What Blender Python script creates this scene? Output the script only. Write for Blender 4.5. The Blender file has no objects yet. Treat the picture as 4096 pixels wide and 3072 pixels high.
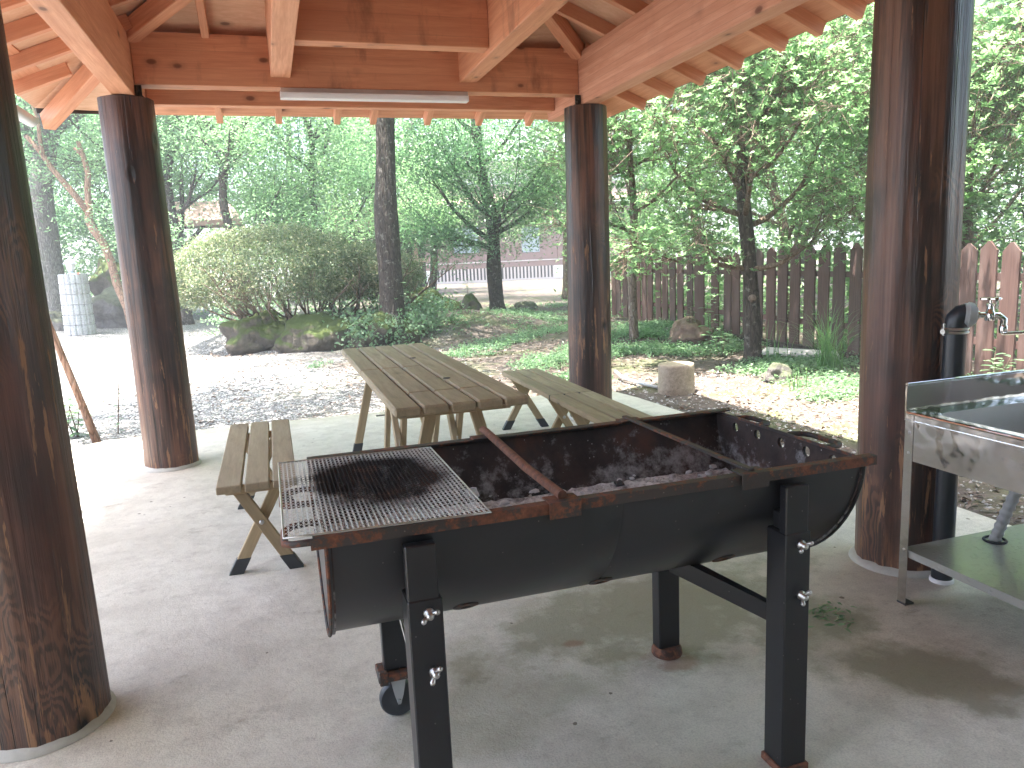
import bpy, bmesh, math, random
import numpy as np
from mathutils import Matrix, Vector, noise as mnoise
R = math.radians
random.seed(7); rng = np.random.default_rng(11)
scene = bpy.context.scene
col = scene.collection

# ------------------------------------------------------------------ objects
WM = {}
def finish(o, parent=None, world=None):
    col.objects.link(o)
    w = world if world is not None else Matrix.Identity(4)
    WM[o.name] = w
    if parent is not None:
        o.parent = parent
        o.matrix_basis = WM[parent.name].inverted() @ w
    else:
        o.matrix_basis = w
    return o
def tag(o, label=None, cat=None, group=None, kind=None):
    if label: o['label'] = label
    if cat: o['category'] = cat
    if group: o['group'] = group
    if kind: o['kind'] = kind
    return o
def empty(name, loc, label, cat, group=None):
    o = bpy.data.objects.new(name, None)
    o.empty_display_size = .1
    finish(o, None, Matrix.Translation(loc))
    return tag(o, label, cat, group)
class MB:
    """collects shapes, then links them as one mesh object"""
    def __init__(s): s.v = []; s.f = []
    def add(s, vs, fs):
        n = len(s.v); s.v += [tuple(v) for v in vs]; s.f += [tuple(i + n for i in f) for f in fs]; return s
    def box(s, x0, x1, y0, y1, z0, z1, M=None):
        vs = [Vector(p) for p in ((x0,y0,z0),(x1,y0,z0),(x1,y1,z0),(x0,y1,z0),(x0,y0,z1),(x1,y0,z1),(x1,y1,z1),(x0,y1,z1))]
        if M is not None: vs = [M @ v for v in vs]
        return s.add(vs, [(0,3,2,1),(4,5,6,7),(0,1,5,4),(1,2,6,5),(2,3,7,6),(3,0,4,7)])
    def bar(s, a, b, w, h, up=(0,0,1)):
        """box from a to b; w across, h along up"""
        a, b = Vector(a), Vector(b); d = b - a; L = d.length; x = d / L
        y = Vector(up).cross(x).normalized(); z = x.cross(y)
        M = Matrix((x, y, z)).transposed().to_4x4(); M.translation = a
        return s.box(0, L, -w/2, w/2, -h/2, h/2, M)
    def tube(s, pts, r, n=10, cap=True, closed=False):
        pts = [Vector(p) for p in pts]; m = len(pts)
        rs = r if isinstance(r, (list, tuple)) else [r] * m
        vs = []; prev = None
        for i, p in enumerate(pts):
            a = pts[(i-1) % m] if (i > 0 or closed) else p
            b = pts[(i+1) % m] if (i < m-1 or closed) else p
            t = (b - a).normalized()
            if prev is None:
                q = Vector((0,0,1)) if abs(t.z) < .9 else Vector((1,0,0))
                u = q.cross(t).normalized()
            else:
                u = (prev - t * prev.dot(t)).normalized()
            prev = u; w = t.cross(u)
            for k in range(n):
                an = 2 * math.pi * k / n
                vs.append(p + (u * math.cos(an) + w * math.sin(an)) * rs[i])
        fs = []
        for i in range(m if closed else m - 1):
            for k in range(n):
                a0 = i*n + k; a1 = i*n + (k+1) % n; b0 = ((i+1) % m)*n + k; b1 = ((i+1) % m)*n + (k+1) % n
                fs.append((a0, a1, b1, b0))
        if cap and not closed:
            fs.append(tuple(range(n))[::-1]); fs.append(tuple((m-1)*n + k for k in range(n)))
        return s.add(vs, fs)
    def lathe(s, prof, c=(0,0,0), n=24, M=None):
        vs = []; m = len(prof)
        for r_, z in prof:
            for k in range(n):
                an = 2*math.pi*k/n; vs.append(Vector((c[0]+r_*math.cos(an), c[1]+r_*math.sin(an), c[2]+z)))
        if M is not None: vs = [M @ v for v in vs]
        fs = [(i*n+k, i*n+(k+1) % n, (i+1)*n+(k+1) % n, (i+1)*n+k) for i in range(m-1) for k in range(n)]
        fs.append(tuple(range(n))[::-1]); fs.append(tuple((m-1)*n+k for k in range(n)))
        return s.add(vs, fs)
    def prism(s, poly, x0, x1, axis='x'):
        n = len(poly)
        mk = {'x': lambda t, p: (t, p[0], p[1]), 'y': lambda t, p: (p[0], t, p[1]), 'z': lambda t, p: (p[0], p[1], t)}[axis]
        vs = [mk(x0, p) for p in poly] + [mk(x1, p) for p in poly]
        fs = [tuple(range(n))[::-1], tuple(range(n, 2*n))] + [(i, (i+1) % n, (i+1) % n + n, i+n) for i in range(n)]
        return s.add(vs, fs)
    def build(s, name, mat, parent=None, smooth=False, bevel=0, world=None, local=None):
        """vertices are world coordinates; local = frame the mesh is stored in (object coordinates follow it)"""
        me = bpy.data.meshes.new(name)
        F = local if local is not None else Matrix.Identity(4)
        inv = F.inverted()
        me.from_pydata([tuple(inv @ Vector(v)) for v in s.v], [], s.f)
        bm = bmesh.new(); bm.from_mesh(me); bmesh.ops.recalc_face_normals(bm, faces=bm.faces)
        if bevel:
            bmesh.ops.bevel(bm, geom=[e for e in bm.edges if e.is_manifold and e.calc_face_angle(0) > .6], offset=bevel, segments=1, affect='EDGES')
        bm.to_mesh(me); bm.free()
        if smooth:
            me.shade_smooth()
            if smooth != 'all': me.set_sharp_from_angle(angle=R(40))
        me.materials.append(mat)
        o = bpy.data.objects.new(name, me)
        return finish(o, parent, F)
def frame_x(a, b, up=(0,0,1)):
    a, b = Vector(a), Vector(b); x = (b-a).normalized(); y = Vector(up).cross(x).normalized(); z = x.cross(y)
    M = Matrix((x, y, z)).transposed().to_4x4(); M.translation = a
    return M
def timber(name, a, b, w, h, mat, parent, bevel=.004, up=(0,0,1)):
    """straight piece of wood, grain along its own x"""
    F = frame_x(a, b, up); L = (Vector(b)-Vector(a)).length
    me = MB(); me.box(0, L, -w/2, w/2, -h/2, h/2, F)
    return me.build(name, mat, parent, bevel=bevel, local=F)

# ------------------------------------------------------------------ materials
class NT:
    def __init__(s, name):
        s.m = bpy.data.materials.new(name); s.m.use_nodes = True; s.t = s.m.node_tree
        s.t.nodes.clear(); s.out = s.n('ShaderNodeOutputMaterial')
    def n(s, typ, **kw):
        nd = s.t.nodes.new(typ)
        for k, v in kw.items(): setattr(nd, k, v)
        return nd
    def set(s, sock, v):
        if isinstance(v, bpy.types.NodeSocket): s.t.links.new(v, sock)
        elif v is not None:
            if isinstance(v, (tuple, list)) and len(v) == 3 and sock.type == 'RGBA': v = (*v, 1)
            sock.default_value = v
    def coord(s, which='Object', scale=(1,1,1), loc=(0,0,0)):
        tc = s.n('ShaderNodeTexCoord'); mp = s.n('ShaderNodeMapping')
        s.t.links.new(tc.outputs[which], mp.inputs[0]); mp.inputs['Scale'].default_value = scale; mp.inputs['Location'].default_value = loc
        return mp.outputs[0]
    def pos(s, scale=(1,1,1)):
        g = s.n('ShaderNodeNewGeometry'); mp = s.n('ShaderNodeMapping'); s.t.links.new(g.outputs['Position'], mp.inputs[0])
        mp.inputs['Scale'].default_value = scale; return mp.outputs[0]
    def noise(s, vec, scale=5, detail=4, rough=.55, dist=0, out='Fac'):
        nd = s.n('ShaderNodeTexNoise'); s.set(nd.inputs['Vector'], vec); s.set(nd.inputs['Scale'], scale)
        s.set(nd.inputs['Detail'], detail); s.set(nd.inputs['Roughness'], rough); s.set(nd.inputs['Distortion'], dist)
        return nd.outputs[out]
    def vor(s, vec, scale=5, feature='F1', out='Distance', rand=1):
        nd = s.n('ShaderNodeTexVoronoi', feature=feature); s.set(nd.inputs['Vector'], vec); s.set(nd.inputs['Scale'], scale); s.set(nd.inputs['Randomness'], rand)
        return nd.outputs[out]
    def ramp(s, fac, stops, interp='LINEAR'):
        nd = s.n('ShaderNodeValToRGB'); s.set(nd.inputs[0], fac); cr = nd.color_ramp; cr.interpolation = interp
        while len(cr.elements) < len(stops): cr.elements.new(.5)
        for e, (p, c) in zip(cr.elements, stops):
            e.position = p; e.color = (*c, 1) if isinstance(c, (tuple, list)) else (c, c, c, 1)
        return nd.outputs[0]
    def math(s, op, a, b=None, c=None, clamp=False):
        nd = s.n('ShaderNodeMath', operation=op, use_clamp=clamp); s.set(nd.inputs[0], a)
        if b is not None: s.set(nd.inputs[1], b)
        if c is not None: s.set(nd.inputs[2], c)
        return nd.outputs[0]
    def mix(s, fac, a, b, blend='MIX'):
        nd = s.n('ShaderNodeMix', data_type='RGBA', blend_type=blend); s.set(nd.inputs[0], fac); s.set(nd.inputs[6], a); s.set(nd.inputs[7], b)
        return nd.outputs[2]
    def bump(s, h, strength=.3, dist=.01, normal=None):
        nd = s.n('ShaderNodeBump'); s.set(nd.inputs['Height'], h); s.set(nd.inputs['Strength'], strength); s.set(nd.inputs['Distance'], dist)
        if normal is not None: s.set(nd.inputs['Normal'], normal)
        return nd.outputs[0]
    def bsdf(s, color, rough=.6, metal=0, normal=None, spec=.5, coat=0, link=True):
        nd = s.n('ShaderNodeBsdfPrincipled'); s.set(nd.inputs['Base Color'], color); s.set(nd.inputs['Roughness'], rough); s.set(nd.inputs['Metallic'], metal)
        s.set(nd.inputs['Specular IOR Level'], spec); s.set(nd.inputs['Coat Weight'], coat)
        if normal is not None: s.set(nd.inputs['Normal'], normal)
        if link: s.t.links.new(nd.outputs[0], s.out.inputs[0])
        return nd
    def rand(s):
        return s.n('ShaderNodeObjectInfo').outputs['Random']
    def island(s):
        return s.n('ShaderNodeNewGeometry').outputs['Random Per Island']
    def add_vec(s, v, fac, amt=(37, 11, 23)):
        nd = s.n('ShaderNodeVectorMath', operation='SCALE'); nd.inputs[0].default_value = amt; s.set(nd.inputs['Scale'], fac)
        a = s.n('ShaderNodeVectorMath', operation='ADD'); s.t.links.new(nd.outputs[0], a.inputs[0]); s.set(a.inputs[1], v); return a.outputs[0]

def plain(name, c, rough=.5, metal=0, var=.15, scale=20, bump=0, spec=.5):
    t = NT(name); v = t.coord(); nz = t.noise(v, scale, 5)
    cc = t.mix(nz, tuple(x*(1-var) for x in c), tuple(min(1, x*(1+var)) for x in c))
    nrm = t.bump(nz, bump, .004) if bump else None
    t.bsdf(cc, rough, metal, nrm, spec); return t.m

def m_wood(name, light, dark, knots=.5, stretch=.06, layer=0, stain=.0, rough=.6, island=False, lines=.5):
    t = NT(name); base = t.coord()
    r = t.rand()
    if island: r = t.math('ADD', r, t.island())
    v = t.add_vec(base, r)
    mp = t.n('ShaderNodeMapping'); t.set(mp.inputs[0], v); mp.inputs['Scale'].default_value = (stretch, 1, 1); vs = mp.outputs[0]
    warp = t.noise(vs, 9, 3, out='Color')
    wv = t.n('ShaderNodeVectorMath', operation='MULTIPLY_ADD'); t.set(wv.inputs[0], warp); wv.inputs[1].default_value = (.12,.12,.12); t.set(wv.inputs[2], vs)
    g1 = t.noise(wv.outputs[0], 30, 3, .6)
    g2 = t.noise(vs, 130, 4, .6)
    g3 = t.noise(v, 1.3, 3)
    grain = t.math('ADD', t.math('MULTIPLY', g1, .65), t.math('MULTIPLY', g2, .35))
    c = t.ramp(grain, [(.36, dark), (.5, tuple((a+b)/2 for a, b in zip(dark, light))), (.62, light)])
    c = t.mix(t.math('MULTIPLY', t.ramp(g3, [(.35, 0.), (.7, 1.)]), .35), c, tuple(x*.72 for x in light))
    # random tone from piece to piece
    c = t.mix(t.math('MULTIPLY', r if not island else t.island(), .28), c, tuple(x*.62 for x in dark))
    if layer:
        sep = t.n('ShaderNodeSeparateXYZ'); t.set(sep.inputs[0], base)
        fr = t.math('FRACT', t.math('MULTIPLY_ADD', sep.outputs['Z'], 1/layer, 10.5))
        ln = t.ramp(fr, [(0., 1.), (.035, 0.), (.965, 0.), (1., 1.)])
        fl = t.math('FLOOR', t.math('MULTIPLY_ADD', sep.outputs['Z'], 1/layer, 10.5))
        wn = t.n('ShaderNodeTexWhiteNoise', noise_dimensions='2D'); cb = t.n('ShaderNodeCombineXYZ'); t.set(cb.inputs[0], fl); t.set(cb.inputs[1], t.rand()); t.set(wn.inputs['Vector'], cb.outputs[0])
        c = t.mix(t.math('MULTIPLY', wn.outputs['Value'], .5), c, tuple(x*.8 for x in dark))
        c = t.mix(t.math('MULTIPLY', ln, lines), c, tuple(x*.4 for x in dark))
    if knots:
        mk = t.n('ShaderNodeMapping'); t.set(mk.inputs[0], v); mk.inputs['Scale'].default_value = (.55, 1, 1)
        kd = t.vor(mk.outputs[0], 6.5); sel = t.vor(mk.outputs[0], 6.5, out='Color')
        sp = t.n('ShaderNodeSeparateColor'); t.set(sp.inputs[0], sel)
        on = t.math('GREATER_THAN', sp.outputs[0], 1-knots*.8)
        kk = t.math('MULTIPLY', t.ramp(kd, [(0., 1.), (.085, .9), (.13, .25), (.26, 0.)]), on)
        c = t.mix(kk, c, (dark[0]*.28, dark[1]*.25, dark[2]*.25))
    if stain:
        st = t.noise(t.add_vec(t.coord(scale=(1.5, 6, .6)), r), 2.6, 5, .65)
        c = t.mix(t.math('MULTIPLY', t.ramp(st, [(.56, 0.), (.72, 1.)]), stain), c, tuple(x*.35 for x in dark))
    t.bsdf(c, rough, 0, t.bump(grain, .25, .003), .35)
    return t.m

M = {}
M['beam'] = m_wood('pink_softwood', (.84,.42,.24), (.62,.25,.135), knots=.75, layer=.11, stain=.75, lines=.25)
M['glulam'] = m_wood('laminated_softwood', (.80,.45,.31), (.60,.27,.165), knots=.7, layer=.045, stain=.15, lines=.6)
M['rafter'] = m_wood('rafter_softwood', (.80,.41,.25), (.60,.255,.14), knots=.3)
M['ply'] = m_wood('roof_ply', (.82,.54,.37), (.68,.39,.245), knots=.15, stretch=.25)
M['board'] = m_wood('treated_board', (.43,.345,.225), (.285,.225,.145), knots=.25, island=True, stretch=.08, stain=.35, rough=.7)
M['leg'] = m_wood('treated_leg', (.44,.335,.20), (.30,.22,.13), knots=.2, stretch=.08, rough=.7)
M['stumpw'] = m_wood('stump_wood', (.42,.345,.27), (.22,.17,.13), knots=.2, stretch=1.0)

def m_post():
    t = NT('dark_stained_log'); r = t.rand(); v0 = t.coord(); v = t.add_vec(v0, r)
    def vv(z, s=1):
        mp = t.n('ShaderNodeMapping'); t.set(mp.inputs[0], v); mp.inputs['Scale'].default_value = (s, s, z); return mp.outputs[0]
    fine = t.noise(vv(.02), 75, 5, .65); mid = t.noise(vv(.05), 14, 5, .65, .3); big = t.noise(vv(.3), 3.0, 4, .6); blot = t.noise(vv(.6), 2.0, 4, .6)
    c = t.ramp(fine, [(.36, (.034,.019,.015)), (.5, (.085,.043,.031)), (.64, (.165,.088,.062))])
    warm = t.noise(vv(.16), 6.5, 5, .65, .5)
    c = t.mix(t.math('MULTIPLY', t.ramp(warm, [(.47, 0.), (.60, 1.)]), .6), c, (.175,.082,.046))
    c = t.mix(t.math('MULTIPLY', t.ramp(mid, [(.46, 0.), (.56, 1.)]), .85), c, (.020,.015,.014))
    c = t.mix(t.math('MULTIPLY', t.ramp(big, [(.48, 0.), (.66, 1.)]), .45), c, (.16,.062,.042))
    c = t.mix(t.math('MULTIPLY', t.ramp(blot, [(.50, 0.), (.60, 1.)]), .6), c, (.016,.015,.015))
    sep = t.n('ShaderNodeSeparateXYZ'); t.set(sep.inputs[0], v0)
    low = t.ramp(t.math('MULTIPLY', sep.outputs['Z'], .4), [(0., .12), (.06, .06), (.4, .03), (.6, 0.)])
    w1 = t.noise(vv(.09), 26, 5, .7, .25)
    worn = t.ramp(t.math('ADD', w1, low), [(.64, 0.), (.67, 1.)])
    # flame figure where the surface shows flat-cut grain
    field = t.noise(vv(.5), 4.2, 2, .5); cont = t.math('FRACT', t.math('MULTIPLY', t.math('ADD', field, t.math('MULTIPLY', fine, .07)), 30.))
    fl = t.ramp(cont, [(.0, 0.), (.35, .15), (.55, 1.), (.9, .9), (1., 0.)])
    fm = t.math('MULTIPLY', t.ramp(t.noise(vv(.45), 3.1, 3), [(.52, 0.), (.58, 1.)]), t.ramp(t.math('MULTIPLY', sep.outputs['Z'], .4), [(.1, 1.), (.62, .9), (.68, 0.)]))
    c = t.mix(t.math('MULTIPLY', t.math('MULTIPLY', fl, fm), .6), c, (.19,.09,.052))
    c = t.mix(t.math('MULTIPLY', worn, .75), c, (.33,.18,.10))
    # knots with dark eyes
    mk = t.n('ShaderNodeMapping'); t.set(mk.inputs[0], v); mk.inputs['Scale'].default_value = (1.0, 1.0, .55)
    kd = t.vor(mk.outputs[0], 3.2); kn = t.ramp(kd, [(.035, 1.), (.06, .6), (.11, 0.)])
    c = t.mix(kn, c, (.008,.006,.005))
    ck = t.noise(vv(.015), 13, 3, .5); crack = t.math('MULTIPLY', t.ramp(ck, [(.494, 0.), (.5, 1.), (.506, 0.)]), t.ramp(t.noise(vv(.5), 1.8, 2), [(.48, 0.), (.54, 1.)]))
    c = t.mix(crack, c, (.006,.004,.004))
    h = t.math('ADD', t.math('ADD', t.math('MULTIPLY', fine, .5), t.math('MULTIPLY', mid, 1.2)), t.math('MULTIPLY', t.math('ADD', crack, kn), -1.4))
    rough = t.mix(worn, t.ramp(mid, [(.35, .5), (.65, .28)]), (.8, .8, .8))
    t.bsdf(c, rough, 0, t.bump(h, .7, .008), .5); return t.m
M['post'] = m_post()

def m_concrete():
    t = NT('concrete'); p = t.pos()
    a = t.noise(p, 1.1, 6, .65); b = t.noise(p, 7, 6, .7); f = t.noise(p, 160, 3, .7); g = t.noise(t.pos((1, 1.7, 1)), 3.2, 6, .7)
    c = t.ramp(a, [(.3, (.50,.455,.385)), (.55, (.60,.555,.48)), (.75, (.65,.61,.535))])
    c = t.mix(t.math('MULTIPLY', t.ramp(b, [(.46, 0.), (.60, 1.)]), .5), c, (.42,.375,.32))
    c = t.mix(t.math('MULTIPLY', t.ramp(t.noise(p, 24, 6, .75), [(.54, 0.), (.66, 1.)]), .35), c, (.30,.26,.22))
    c = t.mix(t.math('MULTIPLY', t.ramp(f, [(.4, 1.), (.55, 0.)]), .3), c, (.22,.21,.195))
    sep = t.n('ShaderNodeSeparateXYZ'); t.set(sep.inputs[0], t.pos())
    wob = t.noise(p, 3.3, 5, .65)
    def blob(cx, cy, ax, ay, rot=0):
        dx = t.math('SUBTRACT', sep.outputs[0], cx); dy = t.math('SUBTRACT', sep.outputs[1], cy); ca, sa = math.cos(rot), math.sin(rot)
        u = t.math('DIVIDE', t.math('ADD', t.math('MULTIPLY', dx, ca), t.math('MULTIPLY', dy, sa)), ax)
        w = t.math('DIVIDE', t.math('SUBTRACT', t.math('MULTIPLY', dy, ca), t.math('MULTIPLY', dx, sa)), ay)
        d = t.math('SQRT', t.math('ADD', t.math('MULTIPLY', u, u), t.math('MULTIPLY', w, w)))
        d = t.math('ADD', d, t.math('ADD', t.math('MULTIPLY', t.math('SUBTRACT', wob, .5), 2.4), t.math('MULTIPLY', t.math('SUBTRACT', b, .5), 1.1)))
        return t.ramp(d, [(.55, 1.), (1., 0.)])
    # damp algae stains below the grill and round the drain
    st = t.math('MAXIMUM', blob(1.25, 2.38, .78, .36, .1), t.math('MAXIMUM', blob(1.86, 1.66, .42, .2, -.75), blob(1.72, 2.1, .3, .22, .5)))
    st = t.math('MAXIMUM', st, t.math('MULTIPLY', blob(.55, 2.0, .5, .2, .2), .55))
    c = t.mix(t.math('MULTIPLY', st, .72), c, t.mix(b, (.115,.10,.06), (.25,.225,.15)))
    dirt = t.math('MULTIPLY', t.ramp(t.noise(t.pos((1,1.3,1)), 4.6, 7, .78), [(.56, 0.), (.66, 1.)]), t.ramp(t.noise(p, 1.6, 3), [(.42, .15), (.6, 1.)]))
    c = t.mix(t.math('MULTIPLY', dirt, .5), c, (.20,.16,.12))
    # moss along the far edge of the slab
    ed = t.ramp(t.math('ADD', t.math('MULTIPLY_ADD', sep.outputs[1], .8, -4.9), t.math('MULTIPLY', wob, .5)), [(.55, 0.), (.85, 1.)])
    c = t.mix(t.math('MULTIPLY', ed, .5), c, (.27,.245,.15))
    # small specks of dirt and dead insects
    vo = t.vor(t.pos((9,9,9)), 1.); cc = t.vor(t.pos((9,9,9)), 1., out='Color'); sp = t.n('ShaderNodeSeparateColor'); t.set(sp.inputs[0], cc)
    sz = t.math('MULTIPLY', sp.outputs[1], .09)
    speck = t.math('MULTIPLY', t.math('LESS_THAN', t.math('ADD', vo, t.math('MULTIPLY', t.math('SUBTRACT', t.noise(p, 60, 2), .5), .12)), sz), t.math('GREATER_THAN', sp.outputs[0], .5))
    c = t.mix(t.math('MULTIPLY', speck, .8), c, (.07,.05,.035))
    rust = t.math('MAXIMUM', blob(1.17, 2.04, .07, .05), blob(.9, 2.28, .05, .03))
    c = t.mix(t.math('MULTIPLY', rust, .55), c, (.22,.09,.045))
    nrm = t.bump(f, .35, .004, t.bump(b, .5, .012))
    rough = t.math('SUBTRACT', .78, t.math('MULTIPLY', st, .3))
    t.bsdf(c, rough, 0, nrm, .4); return t.m
M['concrete'] = m_concrete()
M['collar'] = plain('mortar', (.42,.405,.37), .9, var=.2, scale=30, bump=.5)

def m_ground():
    t = NT('soil_and_gravel'); p = t.pos()
    n1 = t.noise(p, .55, 5, .6); n2 = t.noise(p, 5, 6, .7); n3 = t.noise(p, 45, 4, .7)
    peb = t.vor(p, 42.); pc = t.vor(p, 42., out='Color')
    sepc = t.n('ShaderNodeSeparateColor'); t.set(sepc.inputs[0], pc)
    grav = t.ramp(sepc.outputs[0], [(0., (.22,.215,.215)), (.5, (.38,.375,.37)), (1., (.56,.55,.54))])
    grav = t.mix(t.ramp(peb, [(.3, 0.), (.6, .9)]), grav, (.05,.045,.04))
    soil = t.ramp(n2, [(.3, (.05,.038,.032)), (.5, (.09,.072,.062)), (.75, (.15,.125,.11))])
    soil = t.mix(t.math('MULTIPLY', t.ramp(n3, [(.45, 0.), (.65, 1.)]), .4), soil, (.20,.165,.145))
    sep = t.n('ShaderNodeSeparateXYZ'); t.set(sep.inputs[0], p)
    # gravel yard lies to the left, soil towards the fence and under the trees
    s = t.math('ADD', t.math('MULTIPLY', t.math('SUBTRACT', n1, .5), 7.), t.math('MULTIPLY', t.math('SUBTRACT', n2, .5), 2.))
    x = t.math('ADD', t.math('SUBTRACT', sep.outputs[0], t.math('MULTIPLY', sep.outputs[1], .02)), s)
    f = t.ramp(t.math('MULTIPLY_ADD', x, .1, .42), [(.38, 0.), (.62, 1.)])
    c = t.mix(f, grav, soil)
    mo = t.math('MULTIPLY', t.ramp(t.noise(p, .9, 5, .65), [(.5, 0.), (.62, 1.)]), t.ramp(sep.outputs[1], [(0., .0), (1., 0.6)]))
    mo = t.math('MULTIPLY', mo, f)
    c = t.mix(t.math('MULTIPLY', mo, .75), c, (.085,.12,.035))
    h = t.math('ADD', t.math('MULTIPLY', peb, -.6), n3)
    t.bsdf(c, .92, 0, t.bump(h, .8, .015), .2); return t.m
M['ground'] = m_ground()

def m_leaf(name, c1, c2, c3, trans=(.22,.42,.05), tw=.42, rough=.42, spec=.5, mapping=None):
    t = NT(name); i = t.island(); r = t.n('ShaderNodeTexWhiteNoise', noise_dimensions='1D'); t.set(r.inputs['W'], i)
    big = t.noise(t.pos(), .8, 3)
    f = t.math('ADD', t.math('MULTIPLY', r.outputs['Value'], .6), t.math('MULTIPLY', big, .4))
    c = t.ramp(f, [(.18, c1), (.5, c2), (.82, c3)])
    b = t.bsdf(c, rough, 0, None, spec, link=False)
    tr = t.n('ShaderNodeBsdfTranslucent'); t.set(tr.inputs[0], t.mix(f, tuple(x*.75 for x in trans), tuple(min(1, x*1.25) for x in trans)))
    ms = t.n('ShaderNodeMixShader'); ms.inputs[0].default_value = tw
    t.t.links.new(b.outputs[0], ms.inputs[1]); t.t.links.new(tr.outputs[0], ms.inputs[2]); t.t.links.new(ms.outputs[0], t.out.inputs[0])
    return t.m
M['leafA'] = m_leaf('leaf_broad', (.055,.12,.06), (.09,.165,.085), (.16,.235,.115), (.38,.62,.28), tw=.5, rough=.3, spec=.7)
M['leafB'] = m_leaf('leaf_maple', (.06,.125,.075), (.09,.165,.095), (.14,.205,.11), (.34,.56,.28), tw=.5, rough=.5)
M['leafC'] = m_leaf('leaf_dark', (.03,.075,.045), (.05,.105,.06), (.08,.14,.07), (.22,.44,.20), tw=.42)
M['leafD'] = m_leaf('leaf_azalea', (.045,.085,.04), (.10,.15,.07), (.34,.29,.19), (.34,.42,.2), tw=.25, rough=.5)
M['leafE'] = m_leaf('leaf_weed', (.07,.14,.08), (.12,.20,.11), (.20,.27,.16), (.30,.50,.25), tw=.4, rough=.5)
M['leafF'] = m_leaf('leaf_far', (.042,.085,.042), (.07,.12,.055), (.11,.165,.07), (.28,.44,.19), tw=.55, rough=.6)
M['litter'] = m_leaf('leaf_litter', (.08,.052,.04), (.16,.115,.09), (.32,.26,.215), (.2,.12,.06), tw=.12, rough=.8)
M['grass'] = m_leaf('grass_blade', (.05,.13,.06), (.08,.19,.08), (.14,.26,.10), (.25,.45,.13), tw=.35)

def m_bark(name, a, b, lichen=.3, green=0):
    t = NT(name); v = t.coord(scale=(1,1,.22)); n = t.noise(v, 38, 6, .7, .6); n2 = t.noise(t.coord(), 5, 4, .6); vo = t.vor(v, 26, 'DISTANCE_TO_EDGE')
    c = t.ramp(n, [(.3, a), (.7, b)]); c = t.mix(t.ramp(vo, [(0., .75), (.12, 0.)]), c, tuple(x*.35 for x in a))
    li = t.noise(t.coord(), 13, 5, .7)
    c = t.mix(t.math('MULTIPLY', t.ramp(li, [(.57, 0.), (.64, 1.)]), lichen), c, (.36,.35,.31))
    if green: c = t.mix(t.math('MULTIPLY', t.ramp(n2, [(.45, 0.), (.65, 1.)]), green), c, (.07,.10,.035))
    h = t.math('ADD', n, t.math('MULTIPLY', vo, 2.))
    t.bsdf(c, .9, 0, t.bump(h, .8, .02), .2); return t.m
M['barkdark'] = m_bark('bark_dark', (.035,.028,.024), (.105,.085,.072), .35)
M['barkgrey'] = m_bark('bark_grey', (.10,.09,.082), (.22,.205,.19), .5, .25)
M['barkpale'] = m_bark('bark_pale', (.14,.10,.08), (.28,.215,.18), .5)
M['barkred'] = m_bark('bark_smooth', (.24,.13,.085), (.40,.26,.19), .15)
M['twig'] = m_bark('bark_twig', (.13,.09,.065), (.27,.20,.155), .3)

def m_rock(name, a, b, moss=.5):
    t = NT(name); v = t.coord(); n = t.noise(v, 6, 8, .7); n2 = t.noise(v, 2.2, 4)
    c = t.ramp(n, [(.3, a), (.7, b)]); g = t.n('ShaderNodeNewGeometry'); sep = t.n('ShaderNodeSeparateXYZ'); t.set(sep.inputs[0], g.outputs['Normal'])
    mm = t.math('ADD', t.math('MULTIPLY', sep.outputs[2], .45), t.math('MULTIPLY', t.noise(v, 3.2, 5, .65), .9))
    c = t.mix(t.math('MULTIPLY', t.ramp(mm, [(.56, 0.), (.68, 1.)]), moss), c, t.mix(n, (.03,.045,.014), (.095,.125,.035)))
    t.bsdf(c, .95, 0, t.bump(t.math('ADD', n, n2), .9, .05), .2); return t.m
M['rockmoss'] = m_rock('mossy_rock', (.04,.034,.028), (.14,.12,.095), .9)
M['rockbrown'] = m_rock('brown_rock', (.10,.065,.05), (.26,.18,.145), .15)
M['rock'] = m_rock('grey_rock', (.07,.062,.06), (.20,.185,.175), .5)

def m_fence():
    t = NT('fence_stain'); i = t.rand(); v = t.add_vec(t.coord(), i)
    def vv(z):
        mp = t.n('ShaderNodeMapping'); t.set(mp.inputs[0], v); mp.inputs['Scale'].default_value = (1,1,z); return mp.outputs[0]
    n = t.noise(vv(.05), 60, 4, .6); n2 = t.noise(vv(.3), 4, 4)
    c = t.ramp(n, [(.3, (.050,.032,.029)), (.7, (.108,.070,.062))])
    c = t.mix(t.math('MULTIPLY', t.ramp(n2, [(.5, 0.), (.72, 1.)]), .6), c, (.19,.15,.14))
    c = t.mix(t.math('MULTIPLY', i, .4), c, (.13,.055,.042))
    t.bsdf(c, .75, 0, t.bump(n, .4, .004), .3); return t.m
M['fence'] = m_fence()

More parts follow.
